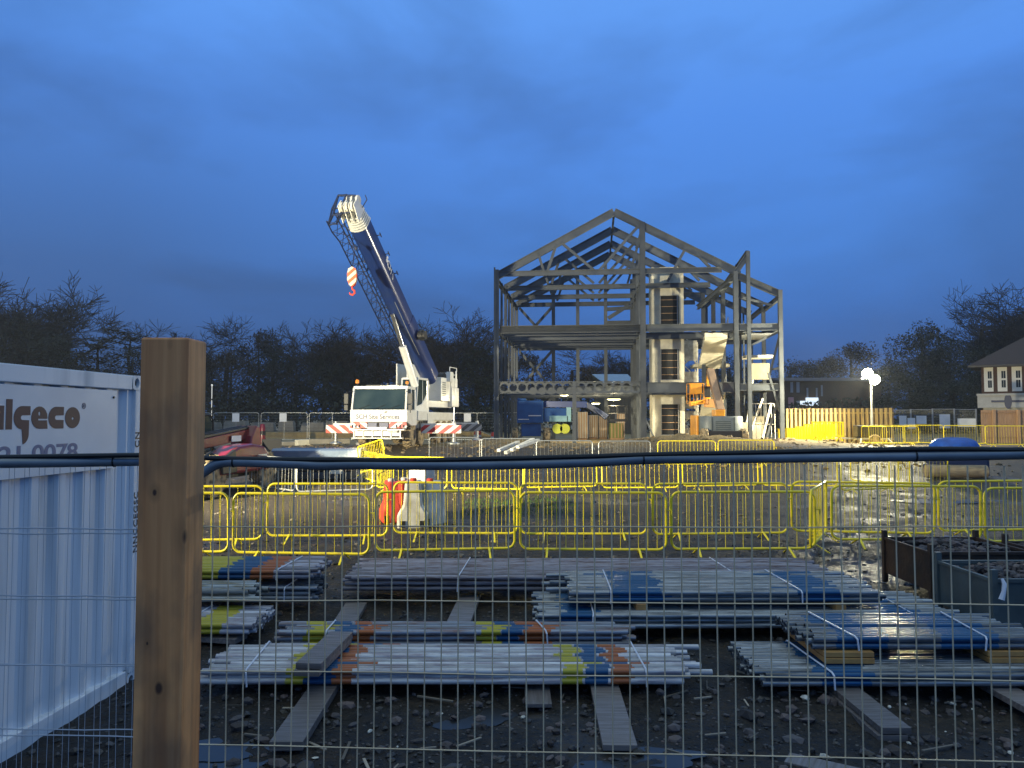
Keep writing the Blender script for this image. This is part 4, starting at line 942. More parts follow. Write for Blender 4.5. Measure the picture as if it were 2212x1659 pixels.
    # boom rest, ladders, lockers behind the cab
    q = MB(); q.bx(W - .35, W + .03, 2.0, 3.9, 1.25, 1.72); q.bx(-W - .03, -W + .35, 2.0, 3.9, 1.25, 1.72); q.bx(W - .02, W + .06, 3.95, 5.2, .7, 1.6); q.build('side_locker', M['white'], t, bevel=.02)
    q = MB()
    for k in range(5): q.bx(W + .03, W + .07, 2.2 + k * .35, 2.34 + k * .35, .75, 1.22)
    q.build('side_step', M['black'], t)
    # outriggers with striped boards
    for s, m, ye in ((-1, RW, .4), (1, RW2, 2.4)):
        q = MB(); q.bx(*(sorted((s * 1.1, s * 3.1))), 2.55, 2.85, .85, 1.1); o = q.build('outrigger_beam', M['white'], t)
        q = MB(); q.tube((s * 3.0, 2.7, .18), (s * 3.0, 2.7, 1.2), .09, 10); q.lathe([(.3, .08), (.3, .14), (.1, .2)], (s * 3.0, 2.7, 0), 16); q.build('jack_leg', M['steel2'], o)
        q = MB(); q.bx(*(sorted((s * 1.42, s * 3.42))), 2.42, 2.47, .62, 1.02); q.build('chevron_board', m, o)
        q = MB(); q.bx(*(sorted((s * 1.1, s * 3.1))), 9.4, 9.7, .85, 1.1); q.tube((s * 3.0, 9.55, .1), (s * 3.0, 9.55, 1.2), .09, 10); q.lathe([(.3, .08), (.3, .14), (.1, .2)], (s * 3.0, 9.55, 0), 16); q.build('outrigger_beam', M['white'], t)
    q = MB(); q.bx(1.45, 3.3, 9.3, 9.34, .62, 1.02); q.build('chevron_board', stripes('shaded chevrons', (.10, .10, .11), (.42, .42, .44), .36, R(-52)), t)  # rear board: its shadow is painted into the greyed stripe colours
    # ---- superstructure
    Yp = 6.6
    q = MB(); q.lathe([(1.1, 1.69), (1.1, 1.95)], (0, Yp - 1.2, 0), 26); q.build('slew_ring', M['black'], t)
    u = T('superstructure', None, None, (0, Yp - 1.2, 1.95), R(-8))
    u.parent = t
    q = MB(); q.bx(-1.15, 1.15, -.6, 3.6, .0, .35); q.bx(-.55, -.47, -.4, 3.1, .35, 2.3); q.bx(.05, .13, -.4, 3.1, .35, 2.3); q.bx(-1.2, -.58, .2, 3.2, .35, 1.2); q.build('slew_frame', M['white'], u, bevel=.02)
    q = MB(); q.bx(-1.35, 1.4, 3.0, 4.2, .05, 1.15); q.bx(-1.3, 1.35, 3.05, 4.1, 1.155, 1.7); q.build('counterweight', M['white'], u, bevel=.04)
    q = MB(); q.bx(.2, 1.3, 1.5, 3.0, .35, 1.65); q.build('engine_housing', M['white'], u, bevel=.03)
    q = MB()
    for k in range(8): q.bx(1.303, 1.32, 1.7, 2.2, .5 + k * .12, .55 + k * .12)
    q.build('louvre', M['greym'], u)
    q = MB(); q.tube((.3, 2.6, 1.7), (1.1, 2.6, 1.7), .26, 16); q.tube((.5, 3.4, 1.8), (1.1, 3.4, 1.8), .2, 12); q.build('winch_drum', M['black'], u, True)
    q = MB()
    for a, b_ in [((.9, 3.0, 1.9), (1.25, 4.1, 1.9)), ((1.25, 3.0, 2.3), (1.25, 4.15, 2.3)), ((1.25, 4.15, 1.2), (1.25, 4.15, 2.3)), ((1.25, 3.0, 1.2), (1.25, 3.0, 2.3)), ((1.4, 3.6, .6), (1.4, 3.6, 2.1))]: q.tube(a, b_, .025, 6)
    q.bx(1.28, 1.5, 2.4, 2.9, 1.45, 2.0); q.bx(.6, 1.2, 3.2, 3.8, 1.72, 2.0); q.build('handrail', M['white'], u)
    # crane operator cab
    cx0, cx1 = .42, 1.32; OC = T('operator_cab', None, None, (0, -1.0, -.62)); OC.parent = u
    q = MB(); pr = [(-1.15, .25), (-1.12, 1.05), (-.92, 1.95), (-.80, 2.08), (.55, 2.08), (.62, 1.95), (.62, .22), (-.7, .22)]
    q.prism([(-1.12, .25), (-1.12, .62), (-.4, .75), (.0, 1.02), (.34, 1.30), (.34, .24)], cx0, cx1, 'yz'); q.prism([(.34, .24), (.34, 2.0), (.62, 2.0), (.62, .24)], cx0, cx1, 'yz'); q.bx(cx0, cx1, -.85, .5, 1.98, 2.10); q.build('cab_shell', M['white'], OC, bevel=.03)
    q = MB()
    for x in (cx0 + .03, cx1 - .03): q.bar((x, -1.10, .6), (x, -.86, 2.02), .06, .07); q.bar((x, -.25, .7), (x, -.25, 2.0), .03, .04)
    q.build('cab_pillar', M['white'], OC)
    q = MB(); q.prism([(-1.09, .62), (-.86, 1.97), (.33, 1.97), (.33, 1.3), (0, 1.02), (-.4, .76)], cx0 + .02, cx1 - .02, 'yz'); q.build('cab_glass', M['glassc'], OC)
    q = MB(); q.bx(cx0 + .2, cx1 - .2, -.2, .3, .9, 1.5); q.build('seat', M['black'], OC)
    # luffing cylinder bracket bits at left of cab
    q = MB(); q.bx(-.15, .45, -.6, -.2, .35, 1.1); q.bx(-.1, .2, -.75, -.5, 1.1, 1.5); q.build('cylinder_foot', M['white'], u, bevel=.02)
    # ---- boom, built in world coordinates
    A, B = P(897, 806, 41.0), P(792, 489, 33.0); d = (B - A).normalized(); L = (B - A).length
    up = V3((0, 0, 1)); sd = d.cross(up).normalized(); un = sd.cross(d).normalized()   # sd = right of the boom, un = upper side
    def bp(s, x, z): return A + d * s + sd * x + un * z
    if sd.x < 0: sd = -sd
    def section(s0, s1, wd, h, lowr=True):
        q = MB(); pr = []; n = 7
        pr += [(-wd / 2, h / 2), (wd / 2, h / 2), (wd / 2, -.08 * h)]
        for i in range(1, n): a = math.pi * i / n; pr.append((wd / 2 * math.cos(a), -.08 * h - .42 * h * math.sin(a) ** .8))
        pr.append((-wd / 2, -.08 * h)); k = len(pr)
        q.add([bp(s0, x, z) for x, z in pr] + [bp(s1, x, z) for x, z in pr], [tuple(range(k)), tuple(range(k, 2 * k))[::-1]] + [(i, (i + 1) % k, k + (i + 1) % k, k + i) for i in range(k)])
        return q
    section(-.5, L + .05, .80, .80).build('boom', M['navy'], t, smooth=True, world=True)
    q = section(3.2, 4.0, .85, .87); q.build('boom_collar', M['navy'], t, smooth=True, world=True)
    for k in range(6):
        section(L + .05 + k * .115, L + .11 + k * .115, .86 - k * .03, .88 - k * .03).build('boom_collar', M['white'], t, smooth=True, world=True)
        section(L + .11 + k * .115, L + .165 + k * .115, .76 - k * .03, .78 - k * .03).build('boom_tube', M['greym'], t, world=True)
    # head
    q = MB(); s = L + .74
    for x in (-.36, -.12, .12, .36): 
        q.add([bp(s - .1, x - .02, .4), bp(s - .1, x + .02, .4), bp(s + .62, x - .02, .12), bp(s + .62, x + .02, .12), bp(s + .66, x - .02, -.30), bp(s + .66, x + .02, -.30), bp(s - .1, x - .02, -.5), bp(s - .1, x + .02, -.5)], [(0, 2, 3, 1), (2, 4, 5, 3), (4, 6, 7, 5), (0, 1, 7, 6), (0, 6, 4, 2), (1, 3, 5, 7)])
    q.build('boom_head', M['white'], t, world=True)
    q = MB()
    for x in (-.24, 0, .24): q.tube(bp(s + .48, x - .05, -.18), bp(s + .48, x + .05, -.18), .22, 18); q.tube(bp(s + .35, x - .04, .42), bp(s + .35, x + .04, .42), .2, 16)
    q.build('sheave', M['whitep'], t, smooth=True, world=True)
    q = MB(); q.tube(bp(s + .1, .40, .2), bp(s + .3, .62, .45), .02, 5); q.tube(bp(s + .3, .62, .45), bp(s + .5, .6, .5), .02, 5); q.build('anemometer', M['black'], t, world=True)
    # rope guides on the boom's side
    for s0 in (6.9, 8.1, 9.2):
        if s0 < L: q = MB(); q.tube(bp(s0, .43, .3), bp(s0, .62, .34), .025, 6); q.bar(bp(s0 - .12, .60, .34), bp(s0 + .12, .60, .34), .03, .06); q.build('rope_guide', M['navy2'], t, world=True)
    q = MB(); q.tube(bp(2.9, .45, .05), bp(2.9, .82, .05), .22, 14); q.tube(bp(2.9, .55, .05), bp(2.9, .7, .05), .27, 14); q.build('hose_reel', M['black'], t, world=True)
    q = MB()
    for a, b_ in ((2.0, 5.8),): q.path([bp(a, .3, -.46), bp(4, .3, -.50), bp(b_, .3, -.46)], .02, 5)
    q.build('hydraulic_pipe', M['steel2'], t, world=True)
    # lettering on the right flank
    e = Matrix((sd, un, d)).transposed()      # columns
    rm = Matrix((d, un, -sd)).transposed() if False else None
    ex, ey = -d, un                            # text runs down the boom, upper side up
    ez = ex.cross(ey)
    if ez.dot(sd) < 0: ex = d; ez = ex.cross(ey)
    rot = Matrix((ex, ey, ez)).transposed().to_euler()
    st = bp(L - 1.9 if ex.dot(d) < 0 else 3.2, .404, -.05)
    o = text('SCH SITE SERVICES', 'lettering', t, (0, 0, 0), (0, 0, 0), .50, M['white'], .004, .004, 1.0)
    inv = t.matrix_world.inverted() if False else (Matrix.Translation(t.location) @ Matrix.Rotation(t.rotation_euler.z, 4, 'Z')).inverted()
    ml = inv @ (Matrix.Translation(st) @ Matrix((ex, ey, ez)).transposed().to_4x4()); o.location = ml.to_translation(); o.rotation_euler = ml.to_euler()
    # luffing cylinder
    c0 = P(882, 834, 38.6); c1 = bp(5.0, -.12, -.44); dd = (c1 - c0).normalized(); LL = (c1 - c0).length
    q = MB(); q.tube(c0, c0 + dd * LL * .56, .19, 16); q.build('luffing_cylinder', M['white'], t, smooth=True, world=True)
    q = MB(); q.tube(c0 + dd * LL * .56, c1, .11, 14); q.build('cylinder_rod', M['chrome'], t, smooth=True, world=True)
    # ---- lattice jib stowed along the left flank
    def jp(s, x, z): return A + d * s + sd * (-.74 + x) + un * z
    q = MB(); s0, s1 = 1.6, L + .75; wj, hj = .30, .34
    cor = [(-1, -1), (1, -1), (1, 1), (-1, 1)]
    def cr(s, i):
        f = 1 if s < s1 - .8 else 1.25
        f *= .62 + .38 * min(1, (s - s0) / 2.5); return jp(s, cor[i][0] * wj * f, cor[i][1] * hj * f)
    nb = 15; st_ = (s1 - s0) / nb
    for i in range(4): q.path([cr(s0 + st_ * k, i) for k in range(nb + 1)], .032, 6)
    for k in range(nb):
        for i in range(4):
            j = (i + 1) % 4; a, b_ = s0 + st_ * k, s0 + st_ * (k + 1)
            q.tube(cr(a, i), cr((a + b_) / 2, j), .015, 5); q.tube(cr((a + b_) / 2, j), cr(b_, i), .015, 5)
        if k % 5 == 0:
            for i in range(4): q.tube(cr(a, i), cr(a, (i + 1) % 4), .022, 5)
    q.build('lattice_jib', M['navy2'], t, world=True)
    q = MB(); hp = [jp(s1 + .0, -.38, .4), jp(s1 + .55, .1, .55), jp(s1 + .35, .1, -.5), jp(s1 - .2, -.38, -.4)]
    q.path(hp, .045, 6, closed=True); q.path([p + sd * .38 for p in hp], .045, 6, closed=True)
    for p in hp: q.tube(p, p + sd * .38, .035, 6)
    q.tube(hp[1], jp(s1 + .5, .9, .5), .05, 6); q.tube(hp[2], jp(s1 + .3, .9, -.3), .04, 6); q.build('jib_head', M['navy2'], t, world=True)
    q = MB()
    for s in (2.2, 5.0, 8.0): q.bar(jp(s, .2, 0), bp(s, -.4, 0), .1, .12)
    q.build('jib_bracket', M['navy2'], t, world=True)
    # ---- hook block hanging from the jib
    hb = P(761, 600, 32.6); t2 = T('hook_block', 'orange and white striped hook block hanging beside the crane boom', 'hook block', hb)
    tp = P(768, 535, 32.6)
    q = MB(); n = 12; pr = [(0, .46), (.15, .38), (.20, .15), (.19, -.12), (.10, -.34), (0, -.38), (-.10, -.34), (-.19, -.12), (-.20, .15), (-.15, .38)]
    q.prism(pr, -.12, -.07); q.prism(pr, .07, .12); q.build('cheek_plate', stripes('orange white chevrons', (.85, .12, .03), (.85, .70, .50), .26, R(-48)), t2)
    q = MB(); q.lathe([(.16, -.06), (.18, 0), (.16, .06)], (0, 0, .08), 18, 'y'); q.build('sheave', M['black'], t2)
    q = MB(); q.path([(0, 0, -.36), (0, 0, -.48), (.10, 0, -.56), (.11, 0, -.66), (.02, 0, -.74), (-.09, 0, -.70), (-.11, 0, -.62)], [.04, .04, .045, .045, .045, .035, .02], 8); q.build('hook', M['redp'], t2, True)
    q = MB(); q.tube(hb + V3((0, 0, .4)), tp, .018, 5); q.tube(tp, jp(L + .1, -.25, -.4), .016, 5); q.lathe([(.05, -.1), (.09, 0), (.05, .1)], tp, 10); q.build('rope', M['navy2'], t2, world=True)
M['letterc'] = mat('cab lettering', (.03, .035, .10), .5)
M['chrome'] = mat('chrome rod', (.62, .62, .62), .18, .9)
M['letterb2'] = mat('grey blue grille', (.10, .11, .18), .5)
crane()
# ------------------------------------------------------------------ boom lifts
def orange_lift():
    d = 43.6; c = P(1556, 945, d); zg = gz(c.x, d); t = T('boom_lift', 'orange boom lift with a big grey counterweight in front of the frame', 'boom lift', (c.x, d, zg))
    def w(vx, vy, dd=d): return P(vx, vy, dd)
    zb, zt = w(1556, 946).z - zg, w(1556, 899).z - zg; hw = 1.28
    q = MB(); n = 20; pr = []
    for i in range(n + 1):
        a = math.pi * (1 + i / n); pr.append((hw * math.copysign(abs(math.cos(a)) ** .6, math.cos(a)), .1 + .75 * math.sin(a)))
    pr += [(hw, 1.2), (-hw, 1.2)]; k = len(pr)
    def ring(z, f): return [(x * f, y * f, z) for x, y in pr]
    vs = ring(zb, .88) + ring(zb + .25, .97) + ring(zb + .4, 1) + ring(zt - .05, 1.0) + ring(zt, .97)
    q.add(vs, [(j * k + i, j * k + (i + 1) % k, (j + 1) * k + (i + 1) % k, (j + 1) * k + i) for j in range(4) for i in range(k)] + [tuple(range(k)), tuple(4 * k + i for i in range(k))])
    q.build('counterweight', M['greym'], t, smooth=True)
    q = MB()
    for x in (-.62, .62): q.bx(x - .02, x + .02, -.68, -.62, zb + .3, zt - .06)
    for k2 in range(6): q.bx(-.42, .42, -.672, -.655, zb + .35 + k2 * .11, zb + .40 + k2 * .11)
    q.build('louvre', M['greym2'], t)
    q = MB(); q.bx(-hw - .12, -hw + .02, -.2, 1.3, zb + .1, zt + .05); q.build('turntable_cover', M['orange'], t, bevel=.03)
    q = MB(); q.bx(-.3, .25, -.15, .7, zt, zt + .36); q.build('boom_foot', M['orange'], t, bevel=.03)
    q = MB(); q.bx(-1.15, 1.15, -1.0, 2.2, .42, .78); q.lathe([(.6, .78), (.6, zb)], (0, .5, 0), 20); q.build('chassis', M['black'], t, bevel=.03)
    for x in (-1.1, 1.1):
        for y in (-.75, 1.9): wheel(t, (x, y, .45), .45, .34, M['greym'], lugs=14)
    a, b_ = w(1557, 888, d + .3), w(1534, 800, d + 2.6)
    q = MB(); q.bar(a, b_, .32, .42, (1, 0, 0)); q.build('lower_boom', M['tan'], t, bevel=.02, world=True)
    q = MB(); q.bar(b_ + V3((0, 0, .1)), w(1527, 872, d + 2.4), .22, .3, (1, 0, 0)); q.bar(w(1522, 870, d + 2.4), w(1550, 872, d + 2), .28, .5); q.build('upper_boom', M['orange'], t, bevel=.02, world=True)
    q = MB(); q.bar(b_ + V3((.28, 0, .05)), w(1562, 862, d + .6), .05, .12); q.build('lift_cylinder', M['black'], t, world=True)
    q = MB(); q.bar(w(1490, 873, d + 2.2), w(1530, 866, d + 2.4), .3, .26); q.build('fly_boom', M['orange'], t, bevel=.02, world=True)
    q = MB(); x0, z0, x1, z1 = w(1487, 867, d + 2).x, w(1487, 872, d + 2).z, w(1517, 867, d + 2).x, w(1487, 829, d + 2).z
    for y in (d + 1.6, d + 2.4):
        for x in (x0, (x0 + x1) / 2, x1): q.tube((x, y, z0), (x, y, z1), .022, 6)
        for z in (z0, (z0 + z1) / 2, z1): q.tube((x0, y, z), (x1, y, z), .022, 6)
    for x in (x0, x1):
        for z in (z0, z1): q.tube((x, d + 1.6, z), (x, d + 2.4, z), .022, 6)
    q.build('basket_rail', M['orange'], t, world=True)
    q = MB(); q.bx(x0 + .03, x1 - .12, d + 1.57, d + 1.63, (z0 + z1) / 2, z1 - .03); q.build('control_box', M['orange'], t, world=True)
    q = MB(); q.bx(x1, x1 + .5, d + 1.9, d + 2.3, z1 - .8, z1 - .15); q.build('rotator', M['black'], t, bevel=.03, world=True)
M['greym2'] = mat('counterweight vents', (.06, .075, .08), .5)
orange_lift()
def blue_lift():
    d = 51.5; c = P(1172, 950, d); zg = gz(c.x, d); t = T('boom_lift', 'dark blue boom lift parked inside the ground floor of the frame', 'boom lift', (c.x, d, zg))
    def w(vx, vy, dd=d): return P(vx, vy, dd)
    def bxv(q, xa, ya, xb, yb2, y0, y1): p, r = w(xa, ya), w(xb, yb2); q.bx(p.x, r.x, y0, y1, r.z, p.z)
    q = MB(); bxv(q, 1117, 866, 1173, 914, d - .8, d + .8); bxv(q, 1117, 861, 1137, 866, d - .7, d + .7); q.build('engine_cover', M['blue'], t, bevel=.06, world=True)
    q = MB(); bxv(q, 1126, 915, 1168, 942, d - .6, d + .9); q.build('chassis', M['blue'], t, bevel=.03, world=True)
    q = MB(); bxv(q, 1174, 882, 1232, 911, d - .5, d + .7); q.build('turntable', M['blue'], t, bevel=.03, world=True)
    q = MB(); bxv(q, 1186, 898, 1226, 911, d - .75, d - .51); bxv(q, 1222, 880, 1232, 911, d - .75, d - .51); q.build('tool_tray', M['teal'], t, bevel=.03, world=True)
    q = MB(); bxv(q, 1141, 897, 1168, 899, d - .83, d - .803); bxv(q, 1119, 905, 1142, 906.5, d - .83, d - .803); q.build('lettering_plate', M['sign'], t, world=True)
    for vx in (1112, 1181):
        for y in (d - .6, d + 1.4): p = w(vx, 930); wheel(t, (p.x - c.x, y - d, .52), .52, .38, M['blue'], lugs=14)
    for k, vx in enumerate((1204, 1220)):
        q = MB(); p = w(vx, 926, d - .4); q.lathe([(.10, -.1), (.33, -.1), (.33, -.05), (.2, -.04), (.2, .04), (.33, .05), (.33, .1), (.1, .1)], (p.x - c.x, -.4, p.z - zg), 20, 'y')
        q.build('hose_reel', M['yellowg'], t, smooth=True)
    a, b_, e = w(1160, 873), w(1268, 874, d - .5), w(1312, 902, d - .8)
    q = MB(); q.bar(a, b_, .35, .42); q.build('main_boom', M['navy'], t, bevel=.02, world=True)
    q = MB(); q.bar(b_, e, .28, .36); q.tube(b_ + V3((.4, -.3, -.3)), e + V3((-.2, -.3, -.1)), .06, 8); q.build('jib_boom', M['navy2'], t, bevel=.02, world=True)
    q = MB(); p, r = w(1314, 877, d - .8), w(1352, 909, d - .8)
    for y in (d - 1.4, d - .6):
        for x in (p.x, (p.x + r.x) / 2, r.x): q.tube((x, y, r.z), (x, y, p.z), .022, 6)
        for z in (p.z, (p.z + r.z) / 2): q.tube((p.x, y, z), (r.x, y, z), .022, 6)
    q.bx(p.x, r.x, d - 1.4, d - .6, r.z - .05, r.z + .12); q.build('basket', M['black'], t, world=True)
M['yellowg'] = mat('lime reel', (.62, .66, .06), .5)
blue_lift()
# ------------------------------------------------------------------ steel frame building
TH = R(6.05); BU = V3((math.cos(TH), -math.sin(TH), 0)); BV = V3((math.sin(TH), math.cos(TH), 0)); BO = V3((-.92, 47.7, 0))
def bw(u, v, z): return BO + BU * u + BV * v + V3((0, 0, z))
def building():
    g = .42
    t = T('steel_frame_building', 'three storey grey steel building frame with pitched roof rafters, under construction', 'building', (BO.x, BO.y, g))
    def col_(u, v, z1, w_=.30, d_=.30, z0=g, name='column', m=None):
        q = MB(); q.ibeam(bw(u, v, z0), bw(u, v, z1), w_, d_, BV, .035); q.box(tuple(bw(u, v, z0 + .02)), (.5, .5, .04)); return q.build(name, m or M['steel'], t, world=True)
    def beam(a, b_, h=.42, w_=.22, name='beam', off=0):
        q = MB(); q.ibeam(bw(*a), bw(*b_), w_, h, (0, 0, 1), .028); return q.build(name, M['steel'], t, world=True)
    def brace(a, b_, s=.13, name='brace'):
        s *= 1.35
        q = MB(); q.bar(bw(*a), bw(*b_), s * .8, s); return q.build(name, M['steel'], t, world=True)
    UL, UC, UP, UQ, UR = 0, 8.96, 14.5, 15.25, 17.1
    RU_, RZ, EZ = 7.25, 15.15, 11.3
    VS = [0, 4.6, 8.7, 12.4]
    def roofz(u): return EZ + (RZ - EZ) * (1 - abs(u - RU_) / 7.25)
    for k, v in enumerate(VS):
        # columns
        q = col_(UL, v, EZ + (.15 if k == 0 else 0), .20 if k == 0 else .17, .24)
        if k == 0:
            q = MB(); q.bar(bw(-.14, -.2, g), bw(-.14, -.2, EZ + .25), .1, .2); q.build('column', M['steel'], t, world=True)
        col_(UC, v, (roofz(UC) - .05 if k == 0 else 12.9), .34, .32)
        if k == 0: col_(UC, 2.3, 12.6, .24, .26)
        col_(UP, v, EZ - .25, .26, .34)
        # rafters, deep sections
        for s in (-1, 1):
            a, b_ = (RU_ + s * .0, v, RZ - .26), (RU_ + s * 7.25, v, EZ - .24)
            q = MB(); q.ibeam(bw(*a), bw(*b_), .24, .46 if k == 0 else .50, (0, 0, 1), .035); q.build('rafter', M['steel'], t, world=True)
        # tie and web members
        tz = 11.18 if k == 0 else 11.05
        beam((.15, v, tz), (UC - .17, v, tz), .32, .2, 'tie_beam'); beam((UC + .17, v, tz), (UP - .8, v, tz), .32, .2, 'tie_beam')
        for a, b_ in [((2.55, 12.45), (2.9, 11.33)), ((3.7, 13.0), (3.15, 11.33)), ((3.95, 13.1), (6.0, 11.3)), ((8.75, 14.0), (6.35, 11.3)), ((8.95, 13.8), (8.6, 12.6)), ((11.6, 12.6), (10.9, 11.33)), ((12.2, 12.2), (13.0, 11.33))]:
            brace((a[0], v, a[1]), (b_[0], v, b_[1]), .12)
        # floors
        for z, h in ((7.68, .44), (4.05, .62 if k else .70)):
            if z < 5 and k == 0: continue
            beam((.16, v, z), (UC - .18, v, z), h, .22); beam((UC + .18, v, z), (UP - .15, v, z), h, .22)
    # extra secondary floor beams behind the front
    for v in (2.3, 6.6, 10.5):
        beam((.16, v, 7.68), (UC - .18, v, 7.68), .34, .2); col_(UL, v, 11.0, .13, .2)
    # front first floor: cellular beams and a storey post
    def cell(u0, u1, z0, z1, n, r):
        q = MB(); wd = (u1 - u0) / n; k = 16
        for c in range(n):
            cx, cz = u0 + wd * (c + .5), (z0 + z1) / 2; hz = (z1 - z0) / 2
            out, ins = [], []
            for i in range(k):
                a = 2 * math.pi * i / k; ca, sa = math.cos(a), math.sin(a); f = min(wd / 2 / max(abs(ca), 1e-6), hz / max(abs(sa), 1e-6))
                out.append(bw(cx + ca * f, 0, cz + sa * f)); ins.append(bw(cx + ca * r, 0, cz + sa * r))
            q.add(out + ins, [(i, (i + 1) % k, k + (i + 1) % k, k + i) for i in range(k)])
        o = q.build('cellular_beam_web', M['steel'], None, solid=.02); return o
    for u0, u1, n in ((.16, 4.62, 8), (4.92, UC - .18, 7)):
        z0, z1 = 3.74, 4.42; p = T('cellular_beam', None, None, (0, 0, 0)); p.parent = t
        q = MB(); q.bar(bw(u0, 0, z1 + .015), bw(u1, 0, z1 + .015), .24, .03); q.bar(bw(u0, 0, z0 - .015), bw(u1, 0, z0 - .015), .24, .03)
        fl = q.build('beam_flange', M['steel'], p, world=True)
        wb = cell(u0, u1, z0, z1, n, .235); wb.name = 'beam_web'; wb.parent = p; wb.location = -t.location
    col_(4.77, 0, 4.45, .24, .24)
    beam((UC + .18, 0, 4.05), (UP - .15, 0, 4.05), .62, .24)
    beam((.16, 0, 7.68), (UC - .18, 0, 7.68), .47, .24); 
    # longitudinal beams
    for u in (UL, UC, UP):
        for z, h in ((EZ - .55, .3), (7.66, .34), (4.1, .34)):
            for a, b_ in zip(VS, VS[1:]): beam((u, a + .2, z), (u, b_ - .2, z), h, .18)
    for a, b_ in zip(VS, VS[1:]): beam((RU_, a + .14, RZ - .35), (RU_, b_ - .14, RZ - .35), .16, .12, 'ridge_purlin')
    # back gable
    for u in (2.86, 4.75, 6.9):
        col_(u, 12.4, roofz(u) - .55, .26, .2)
    for z0, z1 in ((.6, 3.8), (4.5, 7.4), (7.95, 10.8)):
        brace((.2, 12.3, z1), (2.75, 12.3, z0), .15); brace((2.75, 12.22, z1), (.2, 12.22, z0), .15)
    brace((7.0, 12.35, 10.6), (8.8, 12.35, 10.7), .2); brace((7.1, 12.3, 9.9), (8.7, 12.3, 10.9), .2); beam((7.0, 12.35, 9.55), (8.8, 12.35, 9.55), .3)
    # right hand wing with its own valley and gable
    col_(UQ, .0, 12.25, .22, .26); col_(UQ - .25, 2.2, 11.9, .2, .22); col_(UQ - .35, .8, 11.6, .12, .12); col_(UQ + .3, 3.2, 9.0, .10, .10); col_(UR, 0, 9.88, .24, .28); col_(UR, 4.6, 9.55, .22, .26); col_(UR, 8.7, 9.4, .22, .26); col_(UQ - .4, 6.6, 9.8, .2, .22); col_(13.3, 5.2, 10.6, .24, .24)
    for v in (0, 4.6, 8.7):
        zq = 10.75; q = MB(); q.ibeam(bw(UP + .1, v, zq + .05), bw(UR, v, 9.62), .22, .42, (0, 0, 1), .03); q.build('rafter', M['steel'], t, world=True)
        for z in (7.66, 4.05): beam((UP + .14, v, z), (UR - .14, v, z), .42, .2)
    q = MB(); q.ibeam(bw(UQ, -.05, 12.15), bw(UP - .1, 3.4, 10.7), .22, .36, (0, 0, 1), .03); q.build('valley_rafter', M['steel'], t, world=True)
    q = MB(); q.ibeam(bw(UQ, 0, 12.0), bw(UP, 0, 10.95), .2, .30, (0, 0, 1), .03); q.build('valley_rafter', M['steel'], t, world=True)
    q = MB(); q.ibeam(bw(UP - .1, .4, 10.7), bw(12.9, 5.0, 9.6), .2, .30, (0, 0, 1), .03); q.build('valley_rafter', M['steel'], t, world=True)
    q = MB(); q.bar(bw(UQ, 0, 7.6), bw(UP, 1.8, 7.3), .2, .3); q.build('valley_rafter', M['steel'], t, world=True)
    for a, b_ in zip((0, 4.6), (4.6, 8.7)):
        beam((UR, a + .15, 9.45), (UR, b_ - .15, 9.3), .3, .18); beam((UR, a + .15, 7.66), (UR, b_ - .15, 7.66), .34, .18); beam((UR, a + .15, 4.05), (UR, b_ - .15, 4.05), .34, .18)
    brace((UR, .1, 7.3), (UR - .7, .1, 4.6), .09); brace((UQ + .2, .2, 6.6), (UR - .1, .1, 7.35), .09); brace((UR - .75, 0, 4.9), (UR - .1, 0, 2.6), .09); brace((UR - .1, .1, 3.6), (UR - 1.0, .1, .6), .09); brace((UR - .6, .3, 5.1), (UR, .1, 5.2), .09)
    brace((14.6, .3, 9.6), (UR - .4, .3, 9.0), .1)
    # precast lift shaft with three openings
    q = MB(); cu, cv, wd, dp = 10.92, 4.85, 2.12, 2.5; zt = 12.35
    ops = [(1.05, 3.12), (4.72, 6.82), (8.42, 10.42)]
    def cw(x0, x1, y0, y1, z0, z1): 
        c = bw(cu + (x0 + x1) / 2, cv + (y0 + y1) / 2, (z0 + z1) / 2); q.box(tuple(c), (x1 - x0, y1 - y0, z1 - z0), -TH)
    W = wd / 2; ox0, ox1 = -W + .56, W - .32
    cw(-W, ox0, 0, .2, g, zt); cw(ox1, W, 0, .2, g, zt)
    zz = g
    for a, b_ in ops + [(zt, zt)]:
        cw(ox0, ox1, 0, .2, zz, a) if a > zz else None; zz = b_
    cw(-W, -W + .2, .2, dp, g, zt); cw(W - .2, W, .2, dp, g, zt); cw(-W + .2, W - .2, dp - .2, dp, g, zt)
    core = q.build('lift_shaft', M['concrete'], t, world=True)
    for a, b_ in ops:
        q = MB()
        for k in range(4): z = lerp(a, b_, (k + .8) / 4.4); q.bar(bw(cu + ox0, cv + .12, z), bw(cu + ox1, cv + .12, z), .02, .035)
        q.build('guard_rail', M['fencet'], core, world=True); shd_ = MB(); shd_.bar(bw(cu + ox0 + .01, cv + .16, (a + b_) / 2), bw(cu + ox1 - .01, cv + .16, (a + b_) / 2), .01, b_ - a - .01); shd_.build('shade_sheet', M['dark'], core, world=True); pass  # dark sheet added behind the rails to stand for shade inside the shaft
        q = MB(); q.bar(bw(cu + ox0 + .03, cv - .02, a), bw(cu + ox0 + .03, cv - .02, b_), .03, .03); q.bar(bw(cu + ox1 - .1, cv - .02, a), bw(cu + ox1 - .1, cv - .02, b_), .05, .03); q.bar(bw(cu + ox0, cv - .03, a + .02), bw(cu + ox1, cv - .03, a + .02), .03, .04); q.build('opening_frame', M['steel2'], core, world=True)
